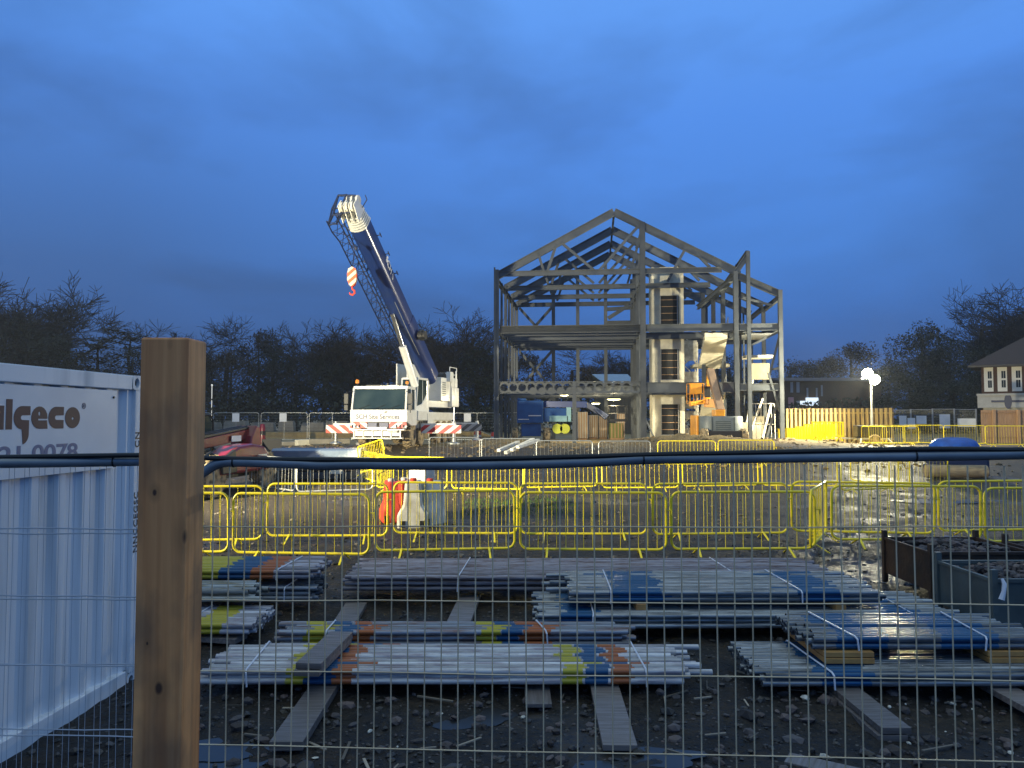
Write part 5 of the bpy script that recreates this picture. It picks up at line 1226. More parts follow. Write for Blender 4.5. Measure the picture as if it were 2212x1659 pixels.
    # precast stair flights and landings
    def stair(u0, u1, v0, v1, z0, z1, n=10):
        q = MB(); 
        for k in range(n):
            f0, f1 = k / n, (k + 1) / n; a, b_ = lerp(v0, v1, f0), lerp(v0, v1, f1); z = lerp(z0, z1, f1)
            c = bw((u0 + u1) / 2, (a + b_) / 2, z - .12); q.box(tuple(c), (u1 - u0, abs(b_ - a) + .02, .24), -TH)
        q.bar(bw((u0 + u1) / 2, v0, z0 - .1), bw((u0 + u1) / 2, v1, z1 - .25), u1 - u0, .2); o = q.build('stair_flight', M['concrete'], t, world=True)
        q = MB()
        for dz in (.35, .65, .95): q.tube(bw(u1 + .05, v0, z0 + dz), bw(u1 + .05, v1, z1 + dz), .025, 6)
        for f in (0, .5, 1): q.tube(bw(u1 + .05, lerp(v0, v1, f), lerp(z0, z1, f)), bw(u1 + .05, lerp(v0, v1, f), lerp(z0, z1, f) + 1), .025, 6)
        q.build('handrail', M['steel2'], o, world=True)
    stair(13.0, 14.4, 5.6, 2.4, 5.7, 7.6); stair(13.0, 14.3, 5.6, 2.8, 2.2, 4.0)
    q = MB(); q.box(tuple(bw(13.9, 6.6, 5.75)), (2.4, 1.8, .2), -TH); q.build('landing', M['concrete'], t, world=True)
    q = MB(); q.box(tuple(bw(16.0, 1.0, 5.05)), (1.3, .06, 1.0), -TH); q.build('plywood_panel', M['ply'], t, world=True)
    q = MB(); q.box(tuple(bw(16.0, 1.4, 5.95)), (1.7, 1.4, .16), -TH); q.bx(0, 0, 0, 0, 0, 0); q.build('landing', M['concrete'], t, world=True)
    q = MB(); 
    # edge protection rails
    for z in (8.3, 8.75): q.tube(bw(13.2, 9, z), bw(17.0, 8.8, z), .025, 6)
    for u in (13.4, 14.6, 15.7, 16.6): q.tube(bw(u, 9, 7.9), bw(u, 9, 8.9), .025, 6)
    q.build('edge_rail', M['steel2'], t, world=True)
    # deck sheet glimpsed above the right wing
    q = MB(); q.box(tuple(bw(15.8, 2.6, 7.35)), (2.2, 3.2, .08), -TH); q.build('floor_deck', M['steel2'], t, world=True)
    # lit precast wall panels at the foot of the right wing
    for u, v, w_, h_, rz in ((15.8, 2.2, 1.2, 1.5, .1), (16.5, 4.4, 1.0, 1.9, -.3)):
        q = MB(); q.box(tuple(bw(u, v, g + h_ / 2)), (w_, .16, h_), -TH + rz); q.build('precast_panel', M['concrete3'], t, world=True)
    q = MB(); rr = [bw(16.1 + x * .7, .5, g + .3 + z * 2.35) for x, _, z in rrect(1, 0, 1, .12)]; q.path(rr, .028, 6, closed=True)
    for x in (-.4, -.1, .2, .5): q.tube(bw(16.1 + x, .5, g + .3), bw(16.1 + x, .5, g + 2.65), .016, 5)
    q.tube(bw(15.5, .5, g + 1.4), bw(16.8, .5, g + 1.4), .02, 5); q.build('loading_gate', M['whitep'], t, world=True)
    q = MB()
    for a, b_ in (((15.2, 1.2, g), (16.3, 1.4, 3.4)), ((16.0, .9, g), (16.7, 1.0, 3.0)), ((15.4, 3, g), (16.2, 3, 5.6)), ((12.2, 3.0, g), (13.0, 3.4, 1.6)), ((11.9, 2.6, 1.2), (13.2, 2.8, .5))): q.bar(bw(*a), bw(*b_), .09, .12)
    q.build('raking_prop', M['whitep'], t, world=True)
    # white stair tower behind the shaft
    q = MB(); rn = random.Random(4); a0, a1, b0, b1 = 12.15, 13.05, 6.4, 7.6
    for u in (a0, a1):
        for v in (b0, b1): q.tube(bw(u, v, g), bw(u, v, 7.4), .05, 6)
    for k in range(7):
        z = .9 + k * 1.0
        for u in (a0, a1): q.tube(bw(u, b0, z), bw(u, b1, z + .1), .04, 6)
        q.bar(bw(a0, b0, z), bw(a1, b0, z + (.9 if k % 2 else 0)), .05, .12); q.bar(bw(a0, b0, z + .9), bw(a1, b0, z), .05, .06)
        c = bw(12.6, 7, z + .45); q.box(tuple(c), (.85, .9, .09), -TH); q.box(tuple(bw(12.6, b0 - .04, z + .2 + .3 * (k % 2))), (.85, .04, .55 if k % 3 else .85), -TH)
    q.build('access_tower', M['whitep'], t, world=True)
    # braces leaning at the foot of the middle column
    brace((UC + .1, -.1, 2.2), (UC + .8, -.3, .5), .06); brace((UC + .1, -.1, 1.2), (UC + .45, -.5, .45), .05)
M['ply'] = mat('marked plywood', (.28, .26, .17), .8, 0, (.20, .18, .12), 3)
M['concrete3'] = mat('mottled precast', (.36, .33, .24), .85, 0, (.20, .185, .14), 1.3, lo=.4, hi=.62, bump=.2, bscale=9)
building()
# dark silhouettes of two bundles on the second floor
for k, vx in enumerate((1336, 1347)):
    p = P(vx, 703, 51); q = MB(); q.lathe([(.13, 0), (.17, .1), (.16, .35), (.08, .44)], (p.x, 51, 7.92), 12); tag(q.build('cable_drum', M['black'], smooth=True), ['left', 'right'][k] + ' one of two dark drums standing on the second floor beam', 'drum', 'dark drums on the second floor')
# lit work lights under the first floor
def worklight(vx, vy, d, wd, label):
    p = P(vx, vy, d); t = T('work_light', label, 'work light', p, 0, 'lit work lights in the ground floor'); a = wd / 2
    q = MB(); q.prism([(-a, .0), (a, 0), (a * .7, .10), (-a * .7, .10)], -.2, .2, 'xz'); q.build('housing', M['black'], t)
    q = MB(); q.lathe([(a * .3, -.07), (a * .8, -.06), (a * .98, -.004)], n=20); q.xf(Matrix.Diagonal((1, .5, 1, 1))); q.build('lens', M['lampin'], t, True)
    q = MB(); q.tube((0, 0, .1), (0, 0, 3.9 - p.z), .02, 6); q.build('hanger', M['black'], t)
    ld = bpy.data.lights.new('work light glow', 'POINT'); ld.energy = 420 * wd; ld.color = (1, .85, .5); ld.shadow_soft_size = .15
    lo = bpy.data.objects.new('bulb', ld); col.objects.link(lo); lo.parent = t; lo.location = (0, 0, -.15)
worklight(1219, 853, 53, .62, 'small lit lamp hanging above the blue boom lift'); worklight(1326, 862, 50, .9, 'wide lit lamp hanging right of the storey post'); worklight(1287, 871, 54, .62, 'lit lamp hanging beside the dark jib of the blue lift')
# things stored behind the ground floor
def crate(name, label, cat, vx0, vy0, vx1, vy1, d, dp, m, parts=True, grp=None):
    a, b_ = P(vx0, vy0, d), P(vx1, vy1, d); zg = gz(a.x, d); t = T(name, label, cat, ((a.x + b_.x) / 2, d, zg), 0, grp); w_ = b_.x - a.x; h = a.z - zg
    q = MB(); q.bx(-w_ / 2, w_ / 2, 0, dp, .12, h); q.build('body', m, t, bevel=.02)
    q = MB(); q.bx(-w_ / 2 + .03, w_ / 2 - .03, .05, dp - .05, 0, .118)
    for k in range(4): x = -w_ / 2 + w_ * (k + .5) / 4; q.bx(x - .04, x + .04, -.03, -.003, .14, h - .02)
    q.build('slat', M['fencet'], t)
crate('site_crate', 'tall pale timber crate behind the storey post', 'crate', 1248, 890, 1270, 940, 58, .9, M['render'], grp='pale crates behind the frame')
for i, (a, b_) in enumerate([(1272, 1292), (1294, 1312), (1332, 1350)]): crate('site_crate', ['first', 'second', 'third'][i] + ' low pale crate in the row behind the ground floor, from the left', 'crate', a, 897 - i * 2, b_, 950, 59, .9, M['render'], grp='pale crates behind the frame')
crate('site_crate', 'moss green crate standing behind the ground floor', 'crate', 1318, 914, 1346, 948, 57.5, .9, M['olive'] if 'olive' in M else mat('olive box', (.14, .16, .04), .7), grp='pale crates behind the frame')
for i, vx in enumerate((1135, 1052, 1066)):
    pass
# ------------------------------------------------------------------ floodlight towers
def tower(label, loc, rz, mast, heads, strength, k=1.0):
    t = T('lighting_tower', label, 'lighting tower', loc, rz, 'mobile lighting towers')
    q = MB(); q.bx(-.9, .9, -.55, .55, .45, 1.15); q.build('generator_body', M['black'], t, bevel=.05)
    q = MB(); q.bx(-.94, .94, -.6, .6, .34, .44); q.bar((-.9, 0, .4), (-2.0, 0, .42), .08, .08)
    for s in (-1, 1): q.bar((s * .7, -.6, .4), (s * .9, -1.2, .05), .06, .06); q.bar((s * .7, .6, .4), (s * .9, 1.2, .05), .06, .06)
    q.build('trailer_frame', M['steel2'], t)
    for y in (-.62, .62): wheel(t, (0, y, .32), .32, .18, M['steel2'], 'y', 12)
    q = MB(); q.tube((0, 0, .4), (0, 0, mast * .5), .075, 10); q.tube((0, 0, mast * .5), (0, 0, mast - .1), .055, 10); q.bar((-.5, 0, mast - .1), (.5, 0, mast - .1), .06, .06); q.build('mast', M['steel2'], t)
    hs = k
    for (x, z) in heads:
        h = MB(); h.lathe([(.10 * hs, .16), (.24 * hs, .06), (.27 * hs, -.13)], n=20, axis='y'); h.xf(Matrix.Translation((x, 0, mast + z)) @ Matrix.Rotation(R(10), 4, 'X'))
        o = h.build('lamp_head', M['steel2'], t); l = MB(); l.lathe([(.27 * hs, -.132), (.24 * hs, -.18), (.12 * hs, -.215), (.01, -.225)], n=20, axis='y'); l.xf(Matrix.Translation((x, 0, mast + z)) @ Matrix.Rotation(R(10), 4, 'X')); l.build('lens', M['lamp'], o)
    return t
def spot(name, loc, target, energy, ang, blend, color, size=.35):
    ld = bpy.data.lights.new(name, 'SPOT'); ld.energy = energy; ld.spot_size = R(ang); ld.spot_blend = blend; ld.color = color; ld.shadow_soft_size = size
    o = bpy.data.objects.new(name, ld); col.objects.link(o); o.location = loc; o.rotation_euler = (V3(target) - V3(loc)).to_track_quat('-Z', 'Y').to_euler(); return o
lp = P(1881, 813, 44.0)
tower('lighting tower with glaring floodlights standing at the end of the lit hoarding', (lp.x, 44.0, gz(lp.x, 44)), R(-12), lp.z - gz(lp.x, 44), [(-.20, .18), (.18, -.18)], 1, 1.05)
spot('floodlight beam', lp + V3((-.2, -.25, .1)), (8, 50, 3), 24000, 150, .8, (1, .90, .62), .2)
gl = bpy.data.lights.new('floodlight glare', 'POINT'); gl.energy = 3800; gl.color = (1, .91, .58); gl.shadow_soft_size = .15; go = bpy.data.objects.new('floodlight glare', gl); col.objects.link(go); go.location = lp + V3((0, -.5, 0))
spot('floodlight beam', lp + V3((.1, -.3, -.1)), (8, 18, 0), 900, 140, .9, (1, .90, .62), .2)
lw = V3((-17.5, 8.5, 0)); tw = tower('lighting tower beyond the container, its lamps turned to the crane', lw, R(140), 4.4, [(-.35, .2), (.35, .2), (-.35, -.25), (.35, -.25)], 1)
spot('floodlight beam', lw + V3((.2, .2, 4.6)), (3, 45, 5.5), 66000, 74, .55, (1, .89, .60), .3)
spot('floodlight beam', lw + V3((.2, .2, 4.3)), (-4.5, 17, 0), 30000, 62, .9, (1, .88, .55), .3)
# ------------------------------------------------------------------ far site fence, blocks, hoarding
def heras(label='x', W=3.4, H=2.0, sign=True):
    t = T('mesh_fence', label, 'fence panel', (0, 0, 0), 0, None); w2 = W / 2
    q = MB(); q.path(rrect(w2, .06, H, .16, 4), .021, 6, closed=True); q.tube((0, 0, .06), (0, 0, H), .016, 6); q.build('frame', M['steel2'], t)
    q = MB()
    for k in range(9): z = .2 + k * .2; q.tube((-w2, 0, z), (w2, 0, z), .003, 3, cap=False)
    for k in range(34): x = -w2 + W * (k + .5) / 34; q.tube((x, 0, .08), (x, 0, H - .02), .0025, 3, cap=False)
    q.build('wire_mesh', M['steel2'], t)
    for s in (-1, 1): q = MB(); q.bx(s * w2 - .11, s * w2 + .11, -.32, .32, 0, .12); q.build('foot_block', M['concrete2'], t, bevel=.02)
    return t
h0 = heras(); first = True
def put(proto, flag, loc, rz, lb, grp, sc=None):
    if flag.get(id(proto)): return dup(proto, loc, rz, lb, grp, sc)
    flag[id(proto)] = 1; proto.location = loc; proto.rotation_euler = (0, 0, rz); proto['label'] = lb; proto['group'] = grp
    if sc: proto.scale = sc
    return proto
fl = {}
GF = 'far temporary fence panels behind the site'
hl = ['far mesh panel left of the telehandler cab', 'far mesh panel with a white notice above the telehandler boom', 'far mesh panel with a white notice left of the crane chevrons', 'far mesh panel just left of the crane cab', 'far mesh panel hidden mostly by the crane cab', 'far mesh panel between the crane wheels', 'far mesh panel behind the right outrigger board', 'far mesh panel right of the crane, near the building corner']
for i in range(8):
    p = P(406 + i * 104, 903, 57); put(h0, fl, (p.x, 57 + .5 * (i == 6), gz(p.x, 57)), R(rnd.uniform(-2, 2)), hl[i], GF, (1, 1, 1.02))
for i, vx in enumerate((510, 612, 1010)):
    p = P(vx, 903, 56.9); q = MB(); z = gz(p.x, 57) + 1.38; q.bx(p.x - .26, p.x + .26, 56.82, 56.85, z, z + .62)
    tag(q.build('white_notice', M['sign']), ['white notice on the far fence above the telehandler', 'white notice on the far fence between telehandler and crane', 'white notice on the far fence right of the crane'][i], 'notice', 'white notices on the far fence')
# gate like panels on the right with white boards
gp = MB(); GR = 'grey mesh panels beside the far timber fence'
def rpanel():
    t = T('mesh_fence', 'x', 'fence panel'); q = MB()
    for x in (-.76, .76): q.bx(x - .04, x + .04, -.04, .04, 0, 2.2)
    q.bx(-.72, .72, -.02, .02, 2.14, 2.18); q.bx(-.72, .72, -.02, .02, .1, .14); q.build('frame', M['steel2'], t)
    q = MB()
    for k in range(20): x = -.7 + k * .074; q.tube((x, 0, .12), (x, 0, 2.15), .003, 3, cap=False)
    for k in range(10): q.tube((-.72, 0, .2 + k * .2), (.72, 0, .2 + k * .2), .003, 3, cap=False)
    q.build('wire_mesh', M['steel2'], t); return t
rp_ = rpanel()
for i in range(4):
    p = P(1944 + i * 47, 903, 54); put(rp_, fl, (p.x, 54, gz(p.x, 54) + .12), 0, ['grey mesh panel next to the lit hoarding', 'grey mesh panel behind the second notice board', 'grey mesh panel behind the square notice board', 'grey mesh panel next to the far timber fence'][i], GR)
for i, (x0, y0, x1, y1) in enumerate([(1942, 898, 1958, 921), (1960, 903, 1977, 926), (1979, 898, 2001, 916), (2029, 895, 2052, 925), (2068, 904, 2108, 922)]):
    a, b_ = P(x0, y0, 53.9), P(x1, y1, 53.9); q = MB(); q.bx(a.x, b_.x, 53.86, 53.90, b_.z, a.z)
    tag(q.build('notice_board', M['sign']), ['narrow white board, first on the grey mesh panels', 'low narrow white board, second on the grey mesh panels', 'small wide white board, third on the grey mesh panels', 'tall square white board, fourth on the grey mesh panels', 'wide white board, last on the grey mesh panels'][i], 'notice board', 'white boards on the grey mesh panels')
# hoarding: battens over panels
def hoarding():
    a, b_ = P(1697, 903, 49.0), P(1930, 903, 46.5); zt = P(1800, 882, 48).z; zg = .40
    t = T('timber_hoarding', 'long floodlit timber hoarding with upright battens right of the frame', 'hoarding', (a.x, a.y, zg)); u = (b_ - a); u.z = 0; L = u.length; u.normalize(); n = V3((u.y, -u.x, 0))
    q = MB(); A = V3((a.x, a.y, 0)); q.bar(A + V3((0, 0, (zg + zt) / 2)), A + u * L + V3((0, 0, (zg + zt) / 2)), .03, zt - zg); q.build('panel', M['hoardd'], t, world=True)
    q = MB()
    for z in (zg + .5, zt - .3): q.bar(A + n * .055 + V3((0, 0, z)), A + u * L + n * .055 + V3((0, 0, z)), .07, .09)
    q.build('rail', M['hoard'], t, world=True)
    for k in range(24):
        q = MB(); p = A + u * (L * (k + .4) / 24) + n * .14; q.bx(p.x - .065, p.x + .065, p.y - .045, p.y + .045, zg, zt - .02 + rnd.uniform(-.03, .03)); q.build('batten', M['hoard'], t, world=True)
    return
hoarding()
def tfence():
    t = T('timber_fence', 'pale boarded timber fence below the white house on the right', 'fence', (P(2122, 903, 52).x, 52, .5)); zt = P(2150, 886, 52).z; x0, x1 = P(2119, 903, 52).x, P(2330, 903, 52).x
    q = MB(); n = 42
    for k in range(n): a = lerp(x0, x1, k / n); q.bx(a + .006, lerp(x0, x1, (k + 1) / n) - .006, 52.0, 52.025, .5, zt + rnd.uniform(-.01, .01))
    q.build('board_panel', M['fencet'], t, world=True)
    for z in (.9, 1.7, zt - .2): q = MB(); q.bx(x0, x1, 51.94, 51.995, z, z + .1); q.build('rail', M['fencet'], t, world=True)
    for k in range(5): q = MB(); a = lerp(x0, x1, k / 4 + .12 * (k < 4)) ; q.bx(a - .09, a + .09, 51.78, 51.93, .5, zt + .02); q.build('fence_post', M['fencet'], t, world=True)
tfence()
# row of concrete blocks behind the far fence
for i in range(11):
    w_ = 1.9 if i % 3 else 1.3; x = -24.5 + i * 2.05; q = MB(); h = .62 + .12 * (i % 2); q.prism([(-w_ / 2, 0), (w_ / 2, 0), (w_ / 2 - .06, h), (-w_ / 2 + .06, h)], -.4, .4); q.bx(-w_ / 2 + .1, w_ / 2 - .1, -.3, .3, h + .003, h + .1)
    o = q.build('concrete_block', M['concrete2'], bevel=.03); o.location = (x, 63 + rnd.uniform(-.3, .3), gz(x, 63) + .55); o.rotation_euler = (0, 0, rnd.uniform(-.06, .06))
    tag(o, ['first', 'second', 'third', 'fourth', 'fifth', 'sixth', 'seventh', 'eighth', 'ninth', 'tenth', 'eleventh'][i] + ' concrete block from the left in the row behind the far fence', 'concrete block', 'weathered concrete blocks behind the far fence')
q = MB(); q.prism([(-26, 0), (-25, .55), (-2.5, .6), (-1, 0)], 61.5, 65, 'xz'); o = q.build('earth_bank', M['ground']); o.location.z = .5; tag(o, kind='structure')
# rough timber and rubble lying by the crane
for i, (a, b_, z, m) in enumerate([((640, 945), (668, 945), .15, 'concrete'), ((668, 943), (756, 938), .2, 'concrete2'), ((608, 948), (640, 948), .1, 'concrete2'), ((770, 958), (826, 959), .06, 'render')]):
    p, r = P(a[0], a[1], 40), P(b_[0], b_[1], 40.5); q = MB(); q.bar(V3((p.x, 40, gz(p.x, 40) + z)), V3((r.x, 40.5, gz(r.x, 40) + z)), .35, .3 - i * .05)
    tag(q.build('concrete_slab', M[m], bevel=.02), ['short pale concrete slab left of the crane chevron board', 'long low concrete slab behind the steel panels', 'small grey slab behind the loader bucket', 'thin white strip on the ground under the crane bumper'][i], 'slab', 'concrete slabs left of the crane')
# red white post and red bin near the crane
for i, (vx, vy, d, r, h, m, lb) in enumerate([(1032, 917, 52, .28, .9, 'redp', 'red and white plastic drum right of the crane'), (567, 925, 50, .22, 1.3, 'red', 'red pump standing on the ground behind the telehandler boom'), (1066, 929, 50, .2, .8, 'redp', 'red drum at the foot of the left building column')]):
    p = P(vx, 930, d); t = T('plastic_drum' if i != 1 else 'water_pump', lb, 'drum' if i != 1 else 'pump', (p.x, d, gz(p.x, d))); q = MB(); q.lathe([(r, 0), (r * 1.02, h * .3), (r * .9, h * .32), (r * .85, h * .8), (r * .6, h)], n=16); q.build('body', M[m], t, True); q = MB(); q.lathe([(r * .93, h * .45), (r * .92, h * .65)], n=16); q.build('band', M['whitep'] if i != 1 else M['black'], t)
# ------------------------------------------------------------------ buildings beyond the site
def house():
    d = 66; C = P(2122, 903, d); C.z = 0; th = R(-34); ux, uy = math.cos(th), math.sin(th)
    t = T('white_windowed_house', 'brick house with white window panels and a brown tiled roof at the right edge', 'house', (C.x, C.y, 0), th)
    def U(vx): k = (vx - 1106) / F; return (k * C.y - C.x) / (ux - k * uy)
    def Z(vx, vy): u = U(vx); return P(vx, vy, C.y + uy * u).z
    ze = Z(2122, 789); zf0, zf1 = Z(2135, 881), Z(2135, 852); L = 11
    q = MB(); q.bx(0, L, 0, 8, .5, ze); q.build('wall', M['brick'], t)
    q = MB(); q.bx(-.3, L, -.5, -.003, zf0, zf1); q.bx(-.35, L, -.6, -.503, zf1 - .12, zf1 + .05); f = q.build('shop_fascia', M['render'], t)
    q = MB(); q.bx(.1, L, -.1, -.004, .5, zf0 - .003); q.build('ground_floor_front', M['render'], t)
    uc, zc = U(2178), Z(2178, 867); q = MB(); q.lathe([(.05, -.03), (.34, -.03), (.34, .01), (.05, .01)], (0, 0, 0), 20, 'y'); q.xf(Matrix.Translation((uc, -.52, zc)) @ Matrix.Diagonal((.8, 1, 1.9, 1))); q.bx(uc - 1.2, uc + 1.2, -.53, -.505, zc - .09, zc + .09); q.build('emblem', M['navy2'], f)
    q = MB(); q.add([(-.9, -.9, ze - .05), (L, -.9, ze - .05), (L, 9, ze - .05), (-.9, 9, ze - .05), (3.9, 4, ze + 3.0), (L, 4, ze + 3.0)], [(0, 1, 5, 4), (0, 4, 3), (3, 4, 5, 2), (0, 3, 2, 1), (1, 2, 5)]); q.build('roof', M['roof'], t)
    q = MB(); q.bx(-.92, L, -.96, -.902, ze - .22, ze - .06); q.build('gutter', M['black'], t)
    for xa, xb in ((2127, 2147), (2156, 2177), (2187, 2209), (2220, 2243)):
        a, b_ = U(xa), U(xb); z0, z1 = Z(2137, 846), Z(2137, 794); q = MB(); q.bx(a, b_, -.08, -.003, z0, z1); w_ = q.build('window', M['winf'], t); xm = lerp(a, b_, .42)
        for p0, p1 in ((.16, .46), (.54, .84)):
            for k in (0, 1): q = MB(); g0 = lerp(xm, b_ - .1, k * .52); q.bx(g0, g0 + (b_ - .1 - xm) * .45, -.09, -.083, lerp(z0, z1, p0), lerp(z0, z1, p1)); q.build('pane', M['glass'], w_)
house()
def terrace():
    d = 88; t = T('dark_terrace', 'dark terrace of shops beyond the hoarding with two pale tall windows', 'building', (P(1760, 903, d).x, d, .6)); x0, x1 = P(1690, 903, d).x, P(1905, 903, d).x
    def Z(vy): return P(1750, vy, d).z
    q = MB(); q.bx(x0, x1, d, d + 8, .6, Z(822)); q.build('wall', M['brick'], t, world=True)
    q = MB(); q.prism([(d - .5, Z(823)), (d + 8.5, Z(823)), (d + 4, Z(812))], x0 - .3, x1 + .3, 'yz'); q.build('roof', M['roof'], t, world=True)
    for xa, xb, ya, yb_ in ((1707, 1713, 825, 848), (1720, 1727, 825, 848), (1742, 1746, 838, 860), (1762, 1766, 838, 858), (1773, 1777, 832, 856), (1720, 1727, 866, 884)):
        a, b_ = P(xa, ya, d), P(xb, yb_, d); q = MB(); q.bx(a.x, b_.x, d - .06, d - .003, b_.z, a.z); q.build('window', M['winf2'], t, world=True)
    a, b_ = P(1703, 858, d - .3), P(1715, 884, d - .3); q = MB(); q.bx(a.x, b_.x, d - .3, d - .2, b_.z, a.z); q.build('pink_sign', M['pink'], t, world=True)
    a, b_ = P(1741, 859, d - .3), P(1768, 876, d - .3); q = MB(); q.bx(a.x, b_.x, d - .3, d - .2, b_.z, a.z); a, b_ = P(1729, 866, d - .3), P(1740, 874, d - .3); q.bx(a.x, b_.x, d - .3, d - .2, b_.z, a.z); q.build('lit_sign', M['shop'], t, world=True)
M['winf2'] = mat('dim pale windows', (.30, .30, .32), .5); M['pink'] = mat('pink sign', (.62, .30, .28), .5)
terrace()
def shed():
    d = 78; t = T('pale_roofed_shed', 'long shed with a pale blue sheet roof seen through the steel frame', 'shed', (P(1327, 903, d).x, d, .6)); a, b_ = P(1290, 827, d), P(1372, 803, d)
    q = MB(); q.add([(a.x + .6, d, a.z), (b_.x, d, a.z), (b_.x, d + 5, b_.z), (a.x, d + 5, b_.z), (b_.x, d + 10, a.z), (a.x + .6, d + 10, a.z)], [(0, 1, 2, 3), (3, 2, 4, 5)]); q.build('roof', M['slate'], t, world=True, solid=.08)
    q = MB(); q.bx(a.x + .8, b_.x - .2, d + .3, d + 9.7, .6, a.z - .05); q.build('wall', M['hoardd'], t, world=True)
shed()
# ------------------------------------------------------------------ trees
def bare_tree(label, seed, H=10, spread=.75, ivy=0, levels=5, stems=1):
    rn = random.Random(seed); t = T('bare_tree', label, 'tree', (0, 200, 0)); tr, tw = MB(), MB(); tips = []
    def grow(p, d, L, r, lv):
        pts = [p]; rad = [r]; n = 4
        for i in range(n):
            d = (d + V3((rn.gauss(0, .13), rn.gauss(0, .13), rn.gauss(.04, .06)))).normalized(); p = p + d * (L / n); pts.append(p); rad.append(r * (1 - .55 * (i + 1) / n))
        (tr if lv >= levels - 1 else tw).path(pts, rad if lv >= levels - 1 else [max(x, .0105) for x in rad], 6 if lv >= levels - 1 else 3)
        if lv == 0: return
        k = rn.randint(3, 5) if lv > 1 else rn.randint(4, 6)
        for i in range(k):
            f = rn.uniform(.25, 1) if lv < levels else rn.uniform(.35, 1); j = min(n, int(f * n)); q = pts[j]
            s = V3((rn.gauss(0, 1), rn.gauss(0, 1), rn.gauss(0, .45))).normalized(); nd = (d * (1 - spread * .62) + s * spread).normalized(); nd.z = max(nd.z, -.05 if lv < 2 else .12); nd.normalize()
            grow(q, nd, L * rn.uniform(.52, .78), rad[j] * .62, lv - 1)
    for s in range(stems):
        o = V3((rn.uniform(-.4, .4) * (stems > 1), rn.uniform(-.3, .3) * (stems > 1), 0)); grow(o, V3((rn.gauss(0, .08) * stems, rn.gauss(0, .05), 1)), H * .42, H * .020 / stems ** .4, levels)
    zm = max(v[2] for v in tw.v); f = H / zm * 1.10
    for m in (tr, tw): m.v = [(x * f, y * f, z * f) for x, y, z in m.v]
    tr.build('trunk', M['bark'], t); tw.build('crown', M['twig'], t)
    return t
def leafy(label, seed, H, Wd, m, n=9000, name='evergreen_tree', shape=1.0, leaf=.17, hole=.0):
    rn = random.Random(seed); t = T(name, label, 'tree', (0, 200, 0)); q = MB(); cl = []
    for k in range(70):
        a = rn.uniform(0, 6.283); z = rn.random(); R0 = Wd / 2 * (math.sin(math.pi * min(1, (.12 + z * .88))) ** .6 if shape == 1 else (1 - z) ** .8 + .08)
        rr = R0 * rn.uniform(.45, 1.0); cl.append((V3((rr * math.cos(a), rr * math.sin(a) * .8, H * (.08 + .84 * z))), H * rn.uniform(.055, .13)))
    for k in range(n):
        c, r = rn.choice(cl); v = V3((rn.gauss(0, 1), rn.gauss(0, 1), rn.gauss(0, .8))).normalized() * r * rn.uniform(.7, 1.15); p = c + v
        if p.z < .1: continue
        s = leaf * rn.uniform(.6, 1.4); a = V3((rn.gauss(0, 1), rn.gauss(0, 1), rn.gauss(0, 1))).normalized(); b_ = a.cross(V3((rn.gauss(0, 1), rn.gauss(0, 1), rn.gauss(0, 1)))).normalized()
        q.add([p - a * s * .5, p + b_ * s * .4, p + a * s * .5, p - b_ * s * .4], [(0, 1, 2, 3)])
    q.build('crown', m, t)
    q = MB(); q.path([(0, 0, -.2), (.05, 0, H * .4), (-.05, 0, H * .8)], [H * .028, H * .02, H * .008], 7)
    for k in range(10): c, r = rn.choice(cl); q.tube((0, 0, c.z * .7), c, .07, 4, .02)
    q.build('trunk', M['bark'], t); return t
def cedar(label, seed, H):
    rn = random.Random(seed); t = T('cedar_tree', label, 'tree', (0, 200, 0)); tr, cr = MB(), MB(); tr.path([(0, 0, 0), (.15, 0, H * .4), (-.1, .05, H * .7), (.05, 0, H * .93)], [.26, .18, .10, .04], 7)
    for k in range(26):
        z = H * (.2 + .76 * k / 26) + rn.uniform(-.2, .2); L = H * .40 * (1.08 - .75 * (k / 26) ** 1.5) * rn.uniform(.5, 1.15); a = k * 2.4 + rn.uniform(-.4, .4); e = V3((math.cos(a) * L, math.sin(a) * L * .8, rn.uniform(-.1, .7))); tr.tube((0, 0, z), V3((0, 0, z)) + e, .06, 4, .015)
        for j in range(190):
            f = rn.random() ** .6 * 1.08; p = V3((0, 0, z + .1)) + e * f + V3((rn.gauss(0, .32 + .25 * f), rn.gauss(0, .32), rn.gauss(0, .10) - .12 * abs(rn.gauss(0, 1)))); s = rn.uniform(.05, .15); b_ = rn.uniform(0, 6.28); u, v = V3((math.cos(b_), math.sin(b_), rn.uniform(-.5, .5))), V3((-math.sin(b_), math.cos(b_), rn.uniform(-.6, .6)))
            cr.add([p - u * s, p + v * s * .6, p + u * s, p - v * s * .6], [(0, 1, 2, 3)])
    tr.build('trunk', M['bark'], t); cr.build('crown', M['leaf'], t); return t
PR = {'b1': bare_tree('x', 3, 10, .72, stems=2), 'b2': bare_tree('x', 8, 10, .6, stems=3), 'b3': bare_tree('x', 21, 10, .8), 'e1': leafy('x', 1, 10, 9, M['leaf']), 'e2': leafy('x', 2, 10, 6.5, M['leaf']), 'w1': leafy('x', 5, 10, 9, M['leaf2'], leaf=.15), 'c1': cedar('x', 9, 10), 'k1': leafy('x', 12, 10, 3.4, M['leaf'], 4000, 'conifer_tree', 2, .14)}
tf = {}
def tree(k, vx, vyt, d, lb, ws=1, grp='trees beyond the site', rz=None):
    p = P(vx, vyt, d); zg = .5; h = (p.z - zg) / 10 * 1.04
    o = PR[k]; rz = rnd.uniform(0, 6.28) if rz is None else rz; sc = (h * ws, h * ws, h)
    put(o, tf, (p.x, d, zg), rz, lb, grp, sc)
